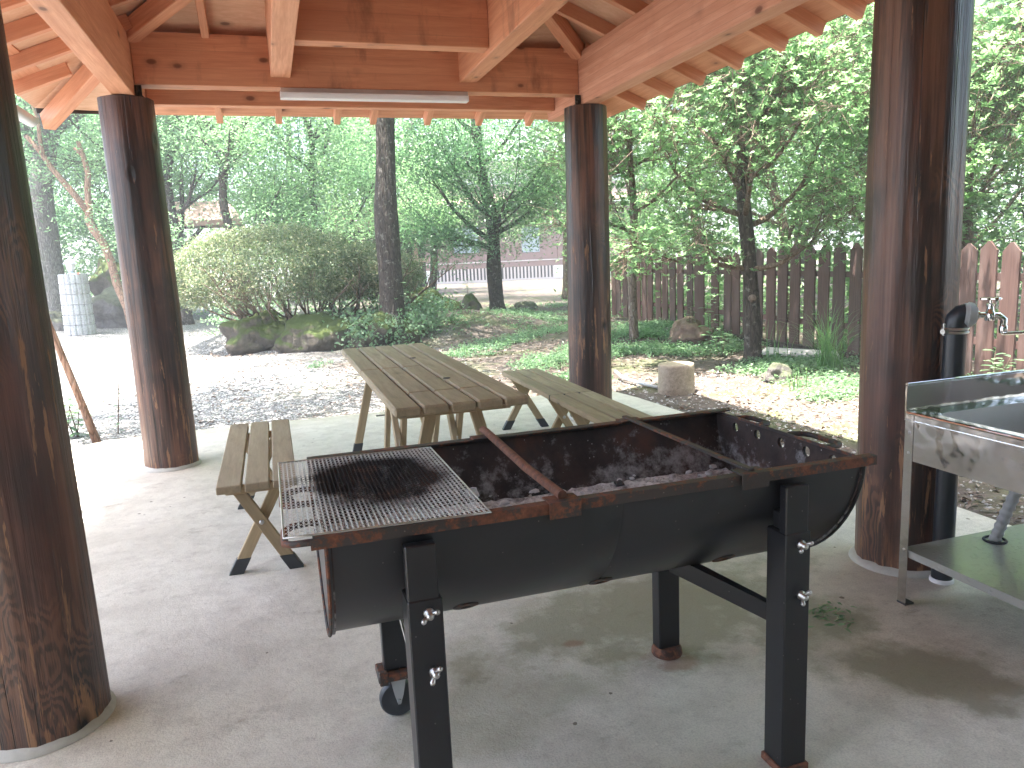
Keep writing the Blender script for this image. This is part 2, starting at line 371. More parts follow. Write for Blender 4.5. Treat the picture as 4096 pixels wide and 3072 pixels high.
def m_blacksteel(name, base, rustamt, rough=.45, bumps=.15):
    t = NT(name); p = t.coord(); n = t.noise(p, 9, 6, .7); n2 = t.noise(p, 45, 5, .7); n3 = t.noise(p, 2, 3)
    m = t.math('ADD', t.math('MULTIPLY', n, .6), t.math('MULTIPLY', n2, .4))
    k = t.ramp(m, [(.5+.22*(.5-rustamt), 0.), (.56+.22*(.5-rustamt), 1.)])
    rustc = t.ramp(n2, [(.3, (.06,.026,.016)), (.55, (.15,.056,.03)), (.75, (.25,.10,.05))])
    dusty = t.mix(t.math('MULTIPLY', t.ramp(n3, [(.4, 0.), (.7, 1.)]), .4), base, tuple(x*1.9 for x in base))
    sp = t.math('LESS_THAN', t.vor(p, 30.), .06)
    dusty = t.mix(t.math('MULTIPLY', sp, .35), dusty, (.3,.28,.24))
    c = t.mix(k, dusty, rustc)
    rg = t.mix(k, (rough,)*3, (.85,)*3)
    t.bsdf(c, rg, t.math('MULTIPLY', t.math('SUBTRACT', 1, k), .0), t.bump(m, bumps+rustamt*.5, .004), .5); return t.m
M['steel'] = m_blacksteel('black_enamel', (.018,.018,.020), -.45, .33)
M['leg_steel'] = m_blacksteel('black_paint', (.013,.013,.015), -.4, .3)
M['rust'] = m_blacksteel('rusty_rim', (.035,.027,.024), .56, .6, .3)
M['rustrod'] = m_blacksteel('rusty_rod', (.05,.022,.015), .95, .8, .4)
def m_inside():
    t = NT('burnt_inside'); p = t.coord(); n = t.noise(p, 5, 6, .7); n2 = t.noise(p, 40, 5, .7); n3 = t.noise(p, 14, 6, .75)
    c = t.ramp(n, [(.35, (.022,.018,.017)), (.55, (.055,.038,.033)), (.7, (.10,.048,.034))])
    sep = t.n('ShaderNodeSeparateXYZ'); t.set(sep.inputs[0], t.pos())
    low = t.ramp(sep.outputs[2], [(.5, .24), (.62, .16), (.8, -.1)])
    ash = t.ramp(t.math('ADD', n3, low), [(.60, 0.), (.78, .85)])
    c = t.mix(ash, c, (.34,.33,.33)); c = t.mix(t.math('MULTIPLY', t.math('LESS_THAN', t.vor(p, 38.), .075), .6), c, (.5,.48,.45))
    t.bsdf(c, .8, 0, t.bump(n2, .5, .004), .3); return t.m
M['inside'] = m_inside()
def m_ash():
    t = NT('ash'); p = t.pos(); n = t.noise(p, 16, 6, .75); n2 = t.noise(p, 70, 4, .7)
    c = t.ramp(n, [(.30, (.09,.085,.085)), (.43, (.42,.41,.41)), (.56, (.82,.81,.81))])
    c = t.mix(t.ramp(n2, [(.3, .6), (.5, 0.)]), c, (.04,.035,.035))
    t.bsdf(c, .95, 0, t.bump(n2, 1, .01), .1); return t.m
M['ash'] = m_ash()
M['coal'] = plain('charcoal', (.05,.048,.048), .8, var=.5, scale=40, bump=.6)
M['coalash'] = plain('ashed_charcoal', (.62,.61,.61), .95, var=.35, scale=30, bump=.6)
def m_net():
    t = NT('net_wire'); sep = t.n('ShaderNodeSeparateXYZ'); t.set(sep.inputs[0], t.pos()); n = t.noise(t.pos(), 6, 4, .6)
    dx = t.math('DIVIDE', t.math('SUBTRACT', sep.outputs[0], .21), .20); dy = t.math('DIVIDE', t.math('SUBTRACT', sep.outputs[1], 1.83), .24)
    d = t.math('ADD', t.math('SQRT', t.math('ADD', t.math('MULTIPLY', dx, dx), t.math('MULTIPLY', dy, dy))), t.math('MULTIPLY', t.math('SUBTRACT', n, .5), 1.1))
    k = t.ramp(d, [(.7, 1.), (1.1, 0.)])
    c = t.mix(k, (.62,.62,.60), t.ramp(t.noise(t.pos(), 12, 3), [(.52, (.022,.018,.016)), (.72, (.11,.05,.028))]))
    t.bsdf(c, t.mix(k, (.35,)*3, (.9,)*3), t.math('SUBTRACT', .35, t.math('MULTIPLY', k, .35)), None, .5); return t.m
M['net'] = m_net()
def m_stainless():
    t = NT('stainless'); p = t.coord(scale=(1, 1, 1)); n = t.noise(p, 3, 3); f = t.noise(t.coord(scale=(.1, 8, 1)), 60, 3)
    t.bsdf((.60,.575,.55), t.ramp(n, [(.3, .05), (.7, .12)]), 1., t.bump(t.noise(t.coord(), 7, 2), .22, .02, t.bump(f, .015, .001))); return t.m
M['stainless'] = m_stainless()
t = NT('wet_stainless_shelf'); dv = t.vor(t.coord(), 55.); t.bsdf((.38,.37,.35), .27, .3, t.bump(t.ramp(dv, [(.0, 1.), (.25, .8), (.34, 0.)]), .5, .003, t.bump(t.noise(t.coord(), 9, 4), .25, .004))); M['shelf'] = t.m
M['basin'] = plain('basin_steel', (.42,.41,.39), .5, .5, var=.1, scale=6)
M['chrome'] = plain('chrome', (.78,.78,.78), .12, 1, var=.03)
M['zinc'] = plain('zinc', (.50,.49,.47), .4, 1, var=.15, scale=60, bump=.2)
M['pvcblack'] = plain('dark_pvc', (.022,.026,.032), .35, 0, var=.2)
M['pvcgrey'] = plain('grey_pvc', (.36,.37,.38), .5, 0, var=.15)
M['rubber'] = plain('rubber', (.035,.037,.04), .6, 0, var=.2)
M['wheelm'] = plain('wheel_nylon', (.035,.038,.045), .45, 0, var=.2)
M['hose'] = plain('hose_grey', (.36,.36,.37), .5, 0, var=.1)
M['white'] = plain('white_enamel', (.78,.76,.77), .4, 0, var=.04)
M['galv'] = plain('galvanised', (.55,.55,.56), .4, .6, var=.1)
M['whitepaint'] = plain('white_wall', (.66,.66,.68), .8, 0, var=.06)
M['darkroof'] = plain('roof_sheet', (.04,.035,.033), .5, 0, var=.2)
M['dark'] = plain('crawl_space_shade', (.012,.011,.011), .9)
M['housewall'] = plain('reddish_siding', (.20,.115,.105), .8, var=.15, scale=4)
M['houseorange'] = plain('orange_wood', (.45,.2,.08), .8)
M['slat'] = plain('pale_slat', (.52,.46,.46), .85, var=.1)
M['roofpink'] = plain('pinkish_roof', (.42,.27,.24), .7, var=.25, scale=3, bump=.3)
M['glass'] = plain('window_glass', (.30,.36,.42), .15, 0, var=.1)
M['lampsteel'] = plain('lamp_metal', (.62,.66,.72), .35, .3, var=.1)
def m_stonecol():
    t = NT('ribbed_stone'); p = t.coord(); n = t.noise(p, 30, 5, .8); n2 = t.noise(p, 4, 3)
    c = t.ramp(n, [(.3, (.20,.20,.21)), (.6, (.44,.44,.45))]); c = t.mix(t.math('MULTIPLY', t.ramp(n2, [(.45, 0.), (.7, 1.)]), .3), c, (.2,.19,.16))
    t.bsdf(c, .9, 0, t.bump(n, .8, .01), .3); return t.m
M['stonecol'] = m_stonecol()

# ------------------------------------------------------------------ world, sun, camera
EL, ROT = 75, None
sun_to = Vector((-.24, -.07, 1)).normalized()             # towards the sun
w = bpy.data.worlds.new("World"); scene.world = w; w.use_nodes = True
nt = w.node_tree; nt.nodes.clear()
sky = nt.nodes.new('ShaderNodeTexSky'); sky.sky_type = 'NISHITA'; sky.sun_disc = False
sky.sun_elevation = math.asin(sun_to.z); sky.sun_rotation = math.atan2(sun_to.x, sun_to.y)
sky.altitude = 500; sky.dust_density = 5.0; sky.ozone_density = .6
bg = nt.nodes.new('ShaderNodeBackground'); bg.inputs[1].default_value = .15
wo = nt.nodes.new('ShaderNodeOutputWorld'); nt.links.new(sky.outputs[0], bg.inputs[0]); nt.links.new(bg.outputs[0], wo.inputs[0])
ld = bpy.data.lights.new('sun', 'SUN'); ld.energy = 4.6; ld.angle = R(.5); ld.color = (1, .955, .88)
lo = bpy.data.objects.new('sun', ld); col.objects.link(lo); lo.rotation_euler = (-sun_to).to_track_quat('-Z', 'Y').to_euler(); lo.location = (0, 0, 30)
cd = bpy.data.cameras.new('camera'); cam = bpy.data.objects.new('camera', cd); col.objects.link(cam); scene.camera = cam
yaw, pit, rol = 0.303170, 0.168858, -0.0441459
cd.sensor_width = 36; cd.lens = 36*3009.1/4096; cd.clip_end = 500; cd.clip_start = .02
cy, sy = math.cos(yaw), math.sin(yaw)
fw = Vector((sy*math.cos(pit), cy*math.cos(pit), -math.sin(pit))); rt = Vector((cy, -sy, 0)); up = rt.cross(fw)
r2 = rt*math.cos(rol) + up*math.sin(rol); u2 = -rt*math.sin(rol) + up*math.cos(rol)
CM = Matrix((r2, u2, -fw)).transposed().to_4x4(); CM.translation = (0, 0, 1.35); cam.matrix_world = CM
vs_ = scene.view_settings; vs_.view_transform = 'Standard'; vs_.look = 'None'; vs_.gamma = 1; vs_.exposure = 3.0
scene.cycles.use_denoising = True
scene.cycles.max_bounces = 10; scene.cycles.diffuse_bounces = 5; scene.cycles.transmission_bounces = 5; scene.cycles.transparent_max_bounces = 4
scene.cycles.sample_clamp_indirect = 8

# ------------------------------------------------------------------ ground
GZ = -.06
def gh(x, y):
    """height of the ground outside the slab"""
    h = GZ
    if y > 7: h += .10*mnoise.noise(Vector((x*.25, y*.25, 3))) * min(1, (y-7)/4)
    d = ((x-2.0)/3.6)**2 + ((y-15.2)/2.2)**2
    if d < 1: h += .45*(1-d)**.8
    return h + .012*mnoise.noise(Vector((x*2, y*2, 0)))
def grid_mesh(xs, ys, f):
    vs = [(x, y, f(x, y)) for y in ys for x in xs]; nx = len(xs)
    fs = [(j*nx+i, j*nx+i+1, (j+1)*nx+i+1, (j+1)*nx+i) for j in range(len(ys)-1) for i in range(nx-1)]
    return vs, fs
def spaced(a, b, c, d, s1, s2):
    out = list(np.arange(b, c+1e-6, s1)); x = b; st = s1
    left = []
    while x > a: st *= 1.25; x -= st; left.append(x)
    x = out[-1]; st = s1
    while x < d: st *= 1.25; x += st; out.append(x)
    return left[::-1] + out
m = MB(); m.add(*grid_mesh(spaced(-260, -7, 14, 260, .3, 0), spaced(-60, -3, 24, 320, .3, 0), gh))
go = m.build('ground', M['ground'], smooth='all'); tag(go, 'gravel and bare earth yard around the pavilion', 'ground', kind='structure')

m = MB()
edge = [(-1.85,-2.6),(3.22,-2.6),(3.22,5.0),(3.17,6.2),(3.1,6.78),(2.0,6.80),(.6,6.81),(-.6,6.82),(-1.38,6.78),(-1.52,6.68),(-1.70,6.62),(-1.84,6.45)]
m.prism(edge, -.25, 0, 'z')
so = m.build('concrete_floor', M['concrete'], bevel=.012); tag(so, 'pale stained concrete floor slab under the pavilion', 'floor', kind='structure')

# ------------------------------------------------------------------ pavilion
PX = (-.775, 2.45); PY = (2.41, 5.64)
pav = empty('pavilion', (.84, 4.0, 0), 'open timber pavilion with dark round posts and pinkish beams and rafters', 'pavilion')
def post(x, y, h, rad, seed):
    n = 56; rows = 46; vs = []
    for j in range(rows+1):
        z = h*j/rows; tp = 1.03 - .06*j/rows
        for k in range(n):
            a = 2*math.pi*k/n
            d = .004*mnoise.noise(Vector((math.cos(a)*3+seed, math.sin(a)*3, z*.5))) + .0022*mnoise.noise(Vector((math.cos(a)*14+seed, math.sin(a)*14, z*.6)))
            r_ = rad*tp + d*1.6
            vs.append((x + r_*math.cos(a) + .008*math.sin(z*1.2+seed), y + r_*math.sin(a), z))
    fs = [(j*n+k, j*n+(k+1) % n, (j+1)*n+(k+1) % n, (j+1)*n+k) for j in range(rows) for k in range(n)]
    fs += [tuple(range(n))[::-1], tuple(rows*n+k for k in range(n))]
    m = MB(); m.add(vs, fs)
    o = m.build('post', M['post'], pav, smooth=True, local=Matrix.Translation((x, y, 0)))
    c = MB(); c.lathe([(rad*1.03+.022, .001), (rad*1.03+.019, .008), (rad*1.03+.008, .020), (rad*1.02-.01, .03)], (x, y, 0), 40)
    c.build('mortar_collar', M['collar'], o, smooth=True)
    return o
post(PX[0], PY[1], 2.455, .170, 1); post(PX[1], PY[1], 2.455, .170, 5)
post(PX[1], PY[0], 2.455, .170, 9); post(PX[0]-.01, PY[0]+.06, 2.455, .172, 14)
post(PX[0], -.82, 2.455, .17, 21); post(PX[1], -.82, 2.455, .17, 27)
YN = -1.3   # beams run on towards and past the camera
bc = {}
for x in (PX[0], PX[1]):
    timber('side_beam', (x, 6.27, 2.65), (x, YN, 2.65), .13, .38, M['glulam'] if x > 0 else M['rafter'], pav)
timber('cross_beam', (PX[0]+.067, 5.645, 2.705), (PX[1]-.067, 5.645, 2.705), .13, .325, M['beam'], pav)
timber('cross_beam', (PX[0]+.067, 2.41, 2.705), (PX[1]-.067, 2.41, 2.705), .13, .325, M['beam'], pav) if False else None
timber('eave_purlin', (PX[0]-.1, 6.27, 2.575), (PX[1]-.067, 6.27, 2.575), .10, .10, M['rafter'], pav) if False else None
timber('eave_purlin', (PX[0]+.067, 6.14, 2.57), (PX[1]-.067, 6.14, 2.57), .09, .105, M['rafter'], pav)
for x in (.20, 1.51):
    timber('ceiling_joist', (x, 5.578, 2.80), (x, YN, 2.80), .13, .39, M['beam'] if x > 1 else M['rafter'], pav)
timber('ceiling_tie', (.267, 4.84, 2.86), (1.443, 4.84, 2.86), .12, .45, M['beam'], pav)
timber('ceiling_tie', (.267, 1.5, 2.86), (1.443, 1.5, 2.86), .12, .45, M['beam'], pav)
# roof: bottom of rafters  z = 2.84 at the inner face of the side beams, slope 0.4
SL = .4; XL, XR = PX[0]+.065, PX[1]-.065; YB = 5.58
def zr(t): return 2.84 - SL*t
RH = .09
ridge_x = (XL+XR)/2; ridge_t = -(XR-ridge_x); ridge_z = zr(ridge_t)
RY0 = YB - (XR-ridge_x)       # where the ridge starts
def rafter_x(side, y, t1, t0=None, name='rafter'):
    """rafter running across, from near the ridge down to the side eave"""
    t0 = ridge_t + .04 if t0 is None else t0
    X = (lambda t: XR + t) if side > 0 else (lambda t: XL - t)
    a = (X(t0), y, zr(t0)+RH/2+.002); b = (X(t1), y, zr(t1)+RH/2+.002)
    timber(name, a, b, .05, RH, M['rafter'], pav, bevel=.003)
def rafter_y(x, t1, t0):
    a = (x, YB+t0, zr(t0)+RH/2+.002); b = (x, YB+t1, zr(t1)+RH/2+.002)
    timber('rafter', a, b, .05, RH, M['rafter'], pav, bevel=.003)
TE = .80; TF = .955
for y in (6.04, 5.57, 5.12, 4.65, 4.19, 3.86, 3.545, 3.09, 2.64, 2.18, 1.73, 1.27, .82, .36, -.1, -.55):
    h0 = -(YB - y) + .05 if y > RY0 else None
    if y > YB: h0 = (y-YB)*.85 + .12
    rafter_x(1, y, TE, h0)
for y in (5.95, 5.50, 5.04, 4.59, 4.13, 3.68, 3.22, 2.77, 2.31, 1.86, 1.40, .95, .49, .04, -.42):
    h0 = -(YB - y) + .05 if y > RY0 else None
    if y > YB: h0 = (y-YB)*.85 + .12
    rafter_x(-1, y, .78, h0)
for x in (-.25, .19, .645, .935, 1.39, 1.84, 2.29):
    if x < XL: t0 = (XL-x)*1.15 + .15
    elif x > XR: t0 = (x-XR)*1.2 + .15
    else: t0 = -min(x-XL, XR-x) + .05
    rafter_y(x, TF-.0, t0)
# hips
CL = (XL-.79, YB+1.0, 0); CR = (XR+.85, YB+1.0, 0)
hz = lambda: None
def hip(corner, inner, zc):
    a = Vector((inner[0], inner[1], 2.80)); b = Vector((corner[0], corner[1], zc))
    d = (b-a); 
    timber('hip_rafter', a + Vector((0,0,.05)), b + Vector((0,0,.05)), .085, .12, M['rafter'], pav)
    up = Vector((ridge_x, RY0, ridge_z-.02)); timber('hip_rafter', a + Vector((0,0,.05)), up + Vector((0,0,.05)), .085, .12, M['rafter'], pav)
hip((-1.455, 6.585), (XL, YB), 2.425); hip((XR+.68, 6.70), (XR, YB), 2.46)
timber('ridge_beam', (ridge_x, RY0+.05, ridge_z+.03), (ridge_x, YN-.1, ridge_z+.03), .1, .16, M['rafter'], pav)
# roof boards above the rafters: three slopes, each with real thickness
zt = lambda t: zr(t) + RH + .006
ze_side, ze_far = zt(.82), zt(TF+.02)
cl = (-1.53, 6.60, zt(.82)-.07); crr = None
apex = (ridge_x, RY0, zt(ridge_t)); rend = (ridge_x, YN-.25, zt(ridge_t))
def slab(poly, name, mat, th, lift=0, parent=pav):
    n = len(poly); m = MB()
    m.add([(p[0], p[1], p[2]+lift) for p in poly] + [(p[0], p[1], p[2]+lift+th) for p in poly],
          [tuple(range(n))[::-1], tuple(range(n, 2*n))] + [(i, (i+1) % n, (i+1) % n+n, i+n) for i in range(n)])
    return m.build(name, mat, parent)
hl = (XL, YB, zt(0)); hr = (XR, YB, zt(0))
r1 = MB(); th = .02
def tri_slab(ps):
    m = MB(); n = len(ps); top = [(p[0], p[1], p[2]+th) for p in ps]
    return m, ps, top
def boards(polys, name, mat, th=.018, lift=0):
    m = MB()
    for poly in polys:
        n = len(poly)
        m.add([(p[0], p[1], p[2]+lift) for p in poly] + [(p[0], p[1], p[2]+lift+th) for p in poly],
              [tuple(range(n))[::-1], tuple(range(n, 2*n))] + [(i, (i+1) % n, (i+1) % n+n, i+n) for i in range(n)])
    return m.build(name, mat, pav)
rS0 = (XR+.82, YN-.25, ze_side); lS0 = (XL-.82, YN-.25, ze_side)
rtop0 = (XR, YN-.25, zt(0)); ltop0 = (XL, YN-.25, zt(0))
clc = (XL-.82, 6.60, (ze_side+ze_far)/2); crc = (XR+.82, 6.92, ze_side)
right = [[rend, rtop0, hr, apex], [rtop0, rS0, (XR+.82, YB, ze_side), hr], [hr, (XR+.82, YB, ze_side), crc]]
left = [[rend, apex, hl, ltop0], [ltop0, hl, (XL-.82, YB, ze_side), lS0], [hl, clc, (XL-.82, YB, ze_side)]]
far = [[apex, hr, hl], [hl, hr, (XR, 6.60, ze_far), (XL, 6.60, ze_far)], [hr, crc, (XR, 6.60, ze_far)], [hl, (XL, 6.60, ze_far), clc]]
for nm, pl in (('right', right), ('left', left), ('far', far)):
    boards(pl, 'roof_board', M['ply'])
    boards(pl, 'roof_covering', M['darkroof'], .03, .022)
# gable-end side behind the camera stays open; thicker eave boards laid on the rafter ends
def eave_board(a, b, inward, name='eave_board'):
    a, b, i = Vector(a), Vector(b), Vector(inward)
    m = MB(); q = [a, b, b+i, a+i]; d = Vector((0,0,-.012))
    m.add([p+d for p in q] + [p+Vector((0,0,-.001)) for p in q], [(3,2,1,0),(4,5,6,7),(0,1,5,4),(1,2,6,5),(2,3,7,6),(3,0,4,7)])
    m.build(name, M['rafter'], pav, local=frame_x(a, b))
eave_board((XR+.815, YN-.2, ze_side+.002), (XR+.815, 6.85, ze_side+.002), (-.22, 0, .22*SL))
eave_board((XL-.815, 6.2, ze_side+.002), (XL-.815, YN-.2, ze_side+.002), (.22, 0, .22*SL))
eave_board((XL-.3, 6.595, ze_far+.002), (XR+.3, 6.595, ze_far+.002), (0, -.2, .2*SL))
# dark metal drip edges
m = MB(); m.box(XR+.821, XR+.832, YN-.25, 6.92, ze_side-.006, ze_side+.06); m.box(XL-.832, XL-.821, YN-.25, 6.60, ze_side-.006, ze_side+.06)
m.box(XL-.81, XR+.35, 6.601, 6.612, ze_far-.006, ze_far+.06); m.build('drip_edge', M['darkroof'], pav)
# gutter below the left eave
m = MB(); gx = XL-.86; gz = 2.50; prof = [(gx-.055+.055*(1-math.cos(a)), gz-.055*math.sin(a)) for a in np.linspace(0, math.pi, 9)]
inner = [(gx-.05+.05*(1-math.cos(a)), gz-.05*math.sin(a)+.001) for a in np.linspace(0, math.pi, 9)][::-1]
m.prism(prof + inner, YN-.2, 6.62, 'y'); g = m.build('gutter', M['galv'], pav, smooth=True)
m = MB()
for y in (1.0, 2.2, 3.4, 4.6, 5.8): m.tube([(gx-.05, y, gz), (gx, y, gz+.025), (gx+.07, y, gz+.05)], .004, 6)
m.build('gutter_bracket', M['galv'], g)
# iron straps on top of the posts
for x, sx in ((PX[0]+.088, 1), (PX[1]-.088, -1)):
    m = MB(); m.box(x-.02, x+.02, 5.545, 5.565, 2.456, 2.53); m.box(x-.028, x+.028, 5.53, 5.57, 2.455, 2.462); m.tube([(x, 5.548, 2.50), (x, 5.532, 2.50)], .009, 6)
    m.build('post_bracket', M['barkdark'], pav)

# strip light under the cross beam
L = empty('strip_light', (.83, 5.55, 2.53), 'long white fluorescent strip light fixed under the far pinkish beam', 'lamp')
m = MB(); m.prism([(5.64, 2.5415), (5.572, 2.5415), (5.566, 2.512), (5.646, 2.512)], .192, 1.505); m.build('housing', M['galv'], L, bevel=.002)
m = MB(); m.prism([(5.648, 2.5115), (5.564, 2.5115), (5.562, 2.498), (5.574, 2.476), (5.606, 2.466), (5.638, 2.476), (5.65, 2.498)], .20, 1.497); m.build('diffuser', M['white'], L, smooth=True)
m = MB(); m.box(.188, .1999, 5.568, 5.645, 2.474, 2.516); m.box(1.4971, 1.509, 5.568, 5.645, 2.474, 2.516); m.build('end_cap', M['white'], L)

# ------------------------------------------------------------------ grill
gr = empty('barbecue_grill', (.73, 1.8, 0), 'black half drum charcoal barbecue on four legs with rusty rim', 'barbecue')
GX0, GX1, GY, GZT, GR, GD = .065, 1.395, 1.83, .795, .330, .335
def prof(a, off=0):
    """cross section of the drum: angle 0 at the front rim, pi at the back rim"""
    c, s_ = math.cos(a), math.sin(a); e = 2/1.72
    return GY - (GR+off)*math.copysign(abs(c)**e, c), GZT - (GD+off)*s_**e
def half_drum():
    n = 30; vs = []; xs = [GX0, GX0+.02, .30, .55, .722, .726, .73, .95, 1.2, GX1-.02, GX1]
    for i, x in enumerate(xs):
        rr = GR - (.004 if x == .726 else 0)
        for k in range(n+1):
            yy_, zz_ = prof(math.pi*k/n, rr-GR); vs.append((x, yy_, zz_))
    for i, x in enumerate(xs):
        rr = GR - .006
        for k in range(n+1):
            yy_, zz_ = prof(math.pi*k/n, rr-GR); vs.append((x, yy_, zz_+.0005))
    m_ = len(xs); N = n+1; out = []; inn = []
    for i in range(m_-1):
        for k in range(n):
            out.append((i*N+k, i*N+k+1, (i+1)*N+k+1, (i+1)*N+k)); o = m_*N
            inn.append((o+i*N+k, o+(i+1)*N+k, o+(i+1)*N+k+1, o+i*N+k+1))
    return vs, out, inn
vs, out, inn = half_drum()
def raw(name, vs, fs, mat, parent, smooth=False):
    me = bpy.data.meshes.new(name); me.from_pydata(vs, [], fs); me.materials.append(mat)
    if smooth: me.shade_smooth()
    o = bpy.data.objects.new(name, me); return finish(o, parent, Matrix.Identity(4))
used = sorted({i for f in out for i in f}); mp_ = {a: b for b, a in enumerate(used)}
drum = raw('drum', [vs[i] for i in used], [tuple(mp_[i] for i in f) for f in out], M['steel'], gr, True)
used = sorted({i for f in inn for i in f}); mp_ = {a: b for b, a in enumerate(used)}
raw('drum_lining', [vs[i] for i in used], [tuple(mp_[i] for i in f) for f in inn], M['inside'], drum, True)
# drain plugs in the drum's flank
for x in (.381, .738, 1.101):
    m = MB(); a = R(58); cy_, cz_ = prof(a); q0, q1 = prof(a-.05), prof(a+.05); nrm = Vector((0, q1[1]-q0[1], -(q1[0]-q0[0]))).normalized()
    F = frame_x((x, cy_, cz_), Vector((x, cy_, cz_))+nrm, up=(1,0,0)); 
    Mx = F @ Matrix.Rotation(R(90), 4, 'Y')
    m.lathe([(.032, -.004), (.032, .002), (.024, .004), (.014, .004), (.014, -.001)], (0,0,0), 20, Mx); m.build('plug_hole', M['rust'], drum, smooth=True)
# end plates; the right one is pierced by five round holes
def end_plate(x0, x1, holes):
    m = MB(); n = 32
    arc = [(prof(math.pi*k/n, .003)[0], prof(math.pi*k/n, .003)[1]-.004) for k in range(n+1)]
    if not holes:
        m.prism(arc[::-1], x0, x1)
        return m
    ztop, zb = GZT+.003, GZT-.045; hr_ = .0155; zc = GZT-.022
    low = [p for p in arc if p[1] < zb]
    yl = max(p[0] for p in arc if p[1] >= zb and p[0] < GY); yl = GY - GR - .002; yr = 2*GY - yl
    m.prism(([(yl, zb)] + low + [(yr, zb)])[::-1], x0, x1)
    ys = holes; cells = [ys[0]-.05] + [(a+b)/2 for a, b in zip(ys[:-1], ys[1:])] + [ys[-1]+.05]
    m.box(x0, x1, yl, cells[0], zb, ztop); m.box(x0, x1, cells[-1], yr, zb, ztop)
    for i, hy in enumerate(ys):
        a, b = cells[i], cells[i+1]; K = 16
        ring = [(hy+hr_*math.cos(2*math.pi*k/K), zc+hr_*math.sin(2*math.pi*k/K)) for k in range(K)]
        def outp(an):
            c, s_ = math.cos(an), math.sin(an); ts = []
            if c > 1e-6: ts.append((b-hy)/c)
            if c < -1e-6: ts.append((a-hy)/c)
            if s_ > 1e-6: ts.append((ztop-zc)/s_)
            if s_ < -1e-6: ts.append((zb-zc)/s_)
            t_ = min(ts); return (hy+c*t_, zc+s_*t_)
        angs = [2*math.pi*k/K for k in range(K)]; outr = [outp(an) for an in angs]
        # snap the nearest outer points to the cell corners
        for cyc in ((a, zb), (a, ztop), (b, zb), (b, ztop)):
            j = min(range(K), key=lambda q: (outr[q][0]-cyc[0])**2 + (outr[q][1]-cyc[1])**2); outr[j] = cyc
        for x in (x0, x1):
            m.add([(x, *p) for p in ring] + [(x, *p) for p in outr], [(k, (k+1) % K, (k+1) % K+K, k+K) for k in range(K)])
        m.add([(x0, *p) for p in ring] + [(x1, *p) for p in ring], [(k, (k+1) % K, (k+1) % K+K, k+K) for k in range(K)])
    
    return m
def hole_plate(x0, x1, mat, name, parent):
    m = end_plate(x0, x1, [1.60, 1.706, 1.817, 1.931, 2.046]); return m.build(name, mat, parent)
pl = hole_plate(GX1-.001, GX1+.004, M['steel'], 'end_plate', gr)
hole_plate(GX1-.006, GX1-.0025, M['inside'], 'plate_lining', pl)
pl2 = end_plate(GX0-.004, GX0+.001, None).build('end_plate', M['steel'], gr)
end_plate(GX0+.0025, GX0+.006, None).build('plate_lining', M['inside'], pl2)
# rolled edge of the end plates
for x in (GX0-.006, GX1+.004):
    m = MB(); m.tube([(x, prof(math.pi*k/28, .002)[0], prof(math.pi*k/28, .002)[1]-.006) for k in range(29)], .0045, 6); m.build('rolled_edge', M['steel'] if x > 1 else M['rust'], gr, smooth=True)
# angle-iron rims
for s_, yy in ((-1, GY-GR-.006), (1, GY+GR+.006)):
    m = MB(); m.box(GX0-.035 if s_ < 0 else GX0-.01, GX1+.035, min(yy, yy+s_*.004), max(yy, yy+s_*.004), GZT-.010, GZT+.014); m.box(GX0-.03 if s_ < 0 else GX0-.01, GX1+.035, min(yy-s_*.03, yy), max(yy-s_*.022, yy), GZT+.010, GZT+.0142)
    m.build('rim_rail', M['rust'], gr)
for x in (GX0-.004, GX1):
    m = MB(); m.box(x, x+.004, GY-GR, GY+GR, GZT+.0035, GZT+.0105); m.build('end_rim', M['rust'], gr)
# cross rods with saddles hooked on the front rail
for i, x in enumerate((.575, 1.065)):
    if i == 0:
        m = MB(); m.tube([(x+.012, 2.20, GZT+.028), (x+.01, 2.16, GZT+.032), (x, 1.75, GZT+.025), (x, 1.50, GZT+.026)], .0115, 10)
        o = m.build('cross_bar', M['rustrod'], gr, smooth=True)
    else:
        m = MB(); m.box(x-.009, x+.009, 1.50, 2.19, GZT+.016, GZT+.024); o = m.build('cross_bar', M['rust'], gr, bevel=.002)
    for y, sg in ((GY-GR-.014, -1), (GY+GR+.014, 1)):
        m = MB(); m.box(x-.037, x+.037, min(y, y+sg*.004), max(y, y+sg*.004), GZT-.020, GZT+.018); m.box(x-.037, x+.037, min(y-sg*.045, y), max(y-sg*.045, y), GZT+.0148, GZT+.0185); m.build('saddle', M['rust'], o)
# legs
def wing_nut(x, y, z, parent, rot):
    m = MB(); Mx = Matrix.Translation((x, y, z)) @ Matrix.Rotation(R(90), 4, 'X')
    m.lathe([(.012, 0), (.012, .006), (.008, .009), (.008, .02), (.004, .024)], (0,0,0), 10, Mx)
    c, s_ = math.cos(rot), math.sin(rot)
    for sg in (-1, 1):
        m.tube([(x, y-.012, z), (x+sg*.012*c, y-.016, z+sg*.012*s_), (x+sg*.017*c, y-.021, z+sg*.017*s_), (x+sg*.020*c, y-.024, z+sg*.020*s_)], [.005, .005, .006, .004], 8)
    m.build('wing_nut', M['zinc'], parent, smooth='all')
def front_leg(x):
    w_ = .033; y0, y1 = 1.462, 1.492
    m = MB(); m.box(x-w_, x+w_, y0+.003, y1, .648, GZT-.024); m.box(x-w_-.002, x+w_+.006, y0, y1+.045, .02, .652)
    m.box(x-w_+.004, x+w_, y1, y1+.03, .655, .7)
    o = m.build('leg', M['leg_steel'], gr, bevel=.003)
    wing_nut(x+.008, y0, .622, o, .5); wing_nut(x+.012, y0, .489, o, 1.0)
    m = MB(); m.box(x-w_-.008, x+w_+.012, y0-.006, y1+.05, .0, .022); m.build('foot_plate', M['rustrod'], o, bevel=.003)
    return o
front_leg(.245); fr = front_leg(1.172)
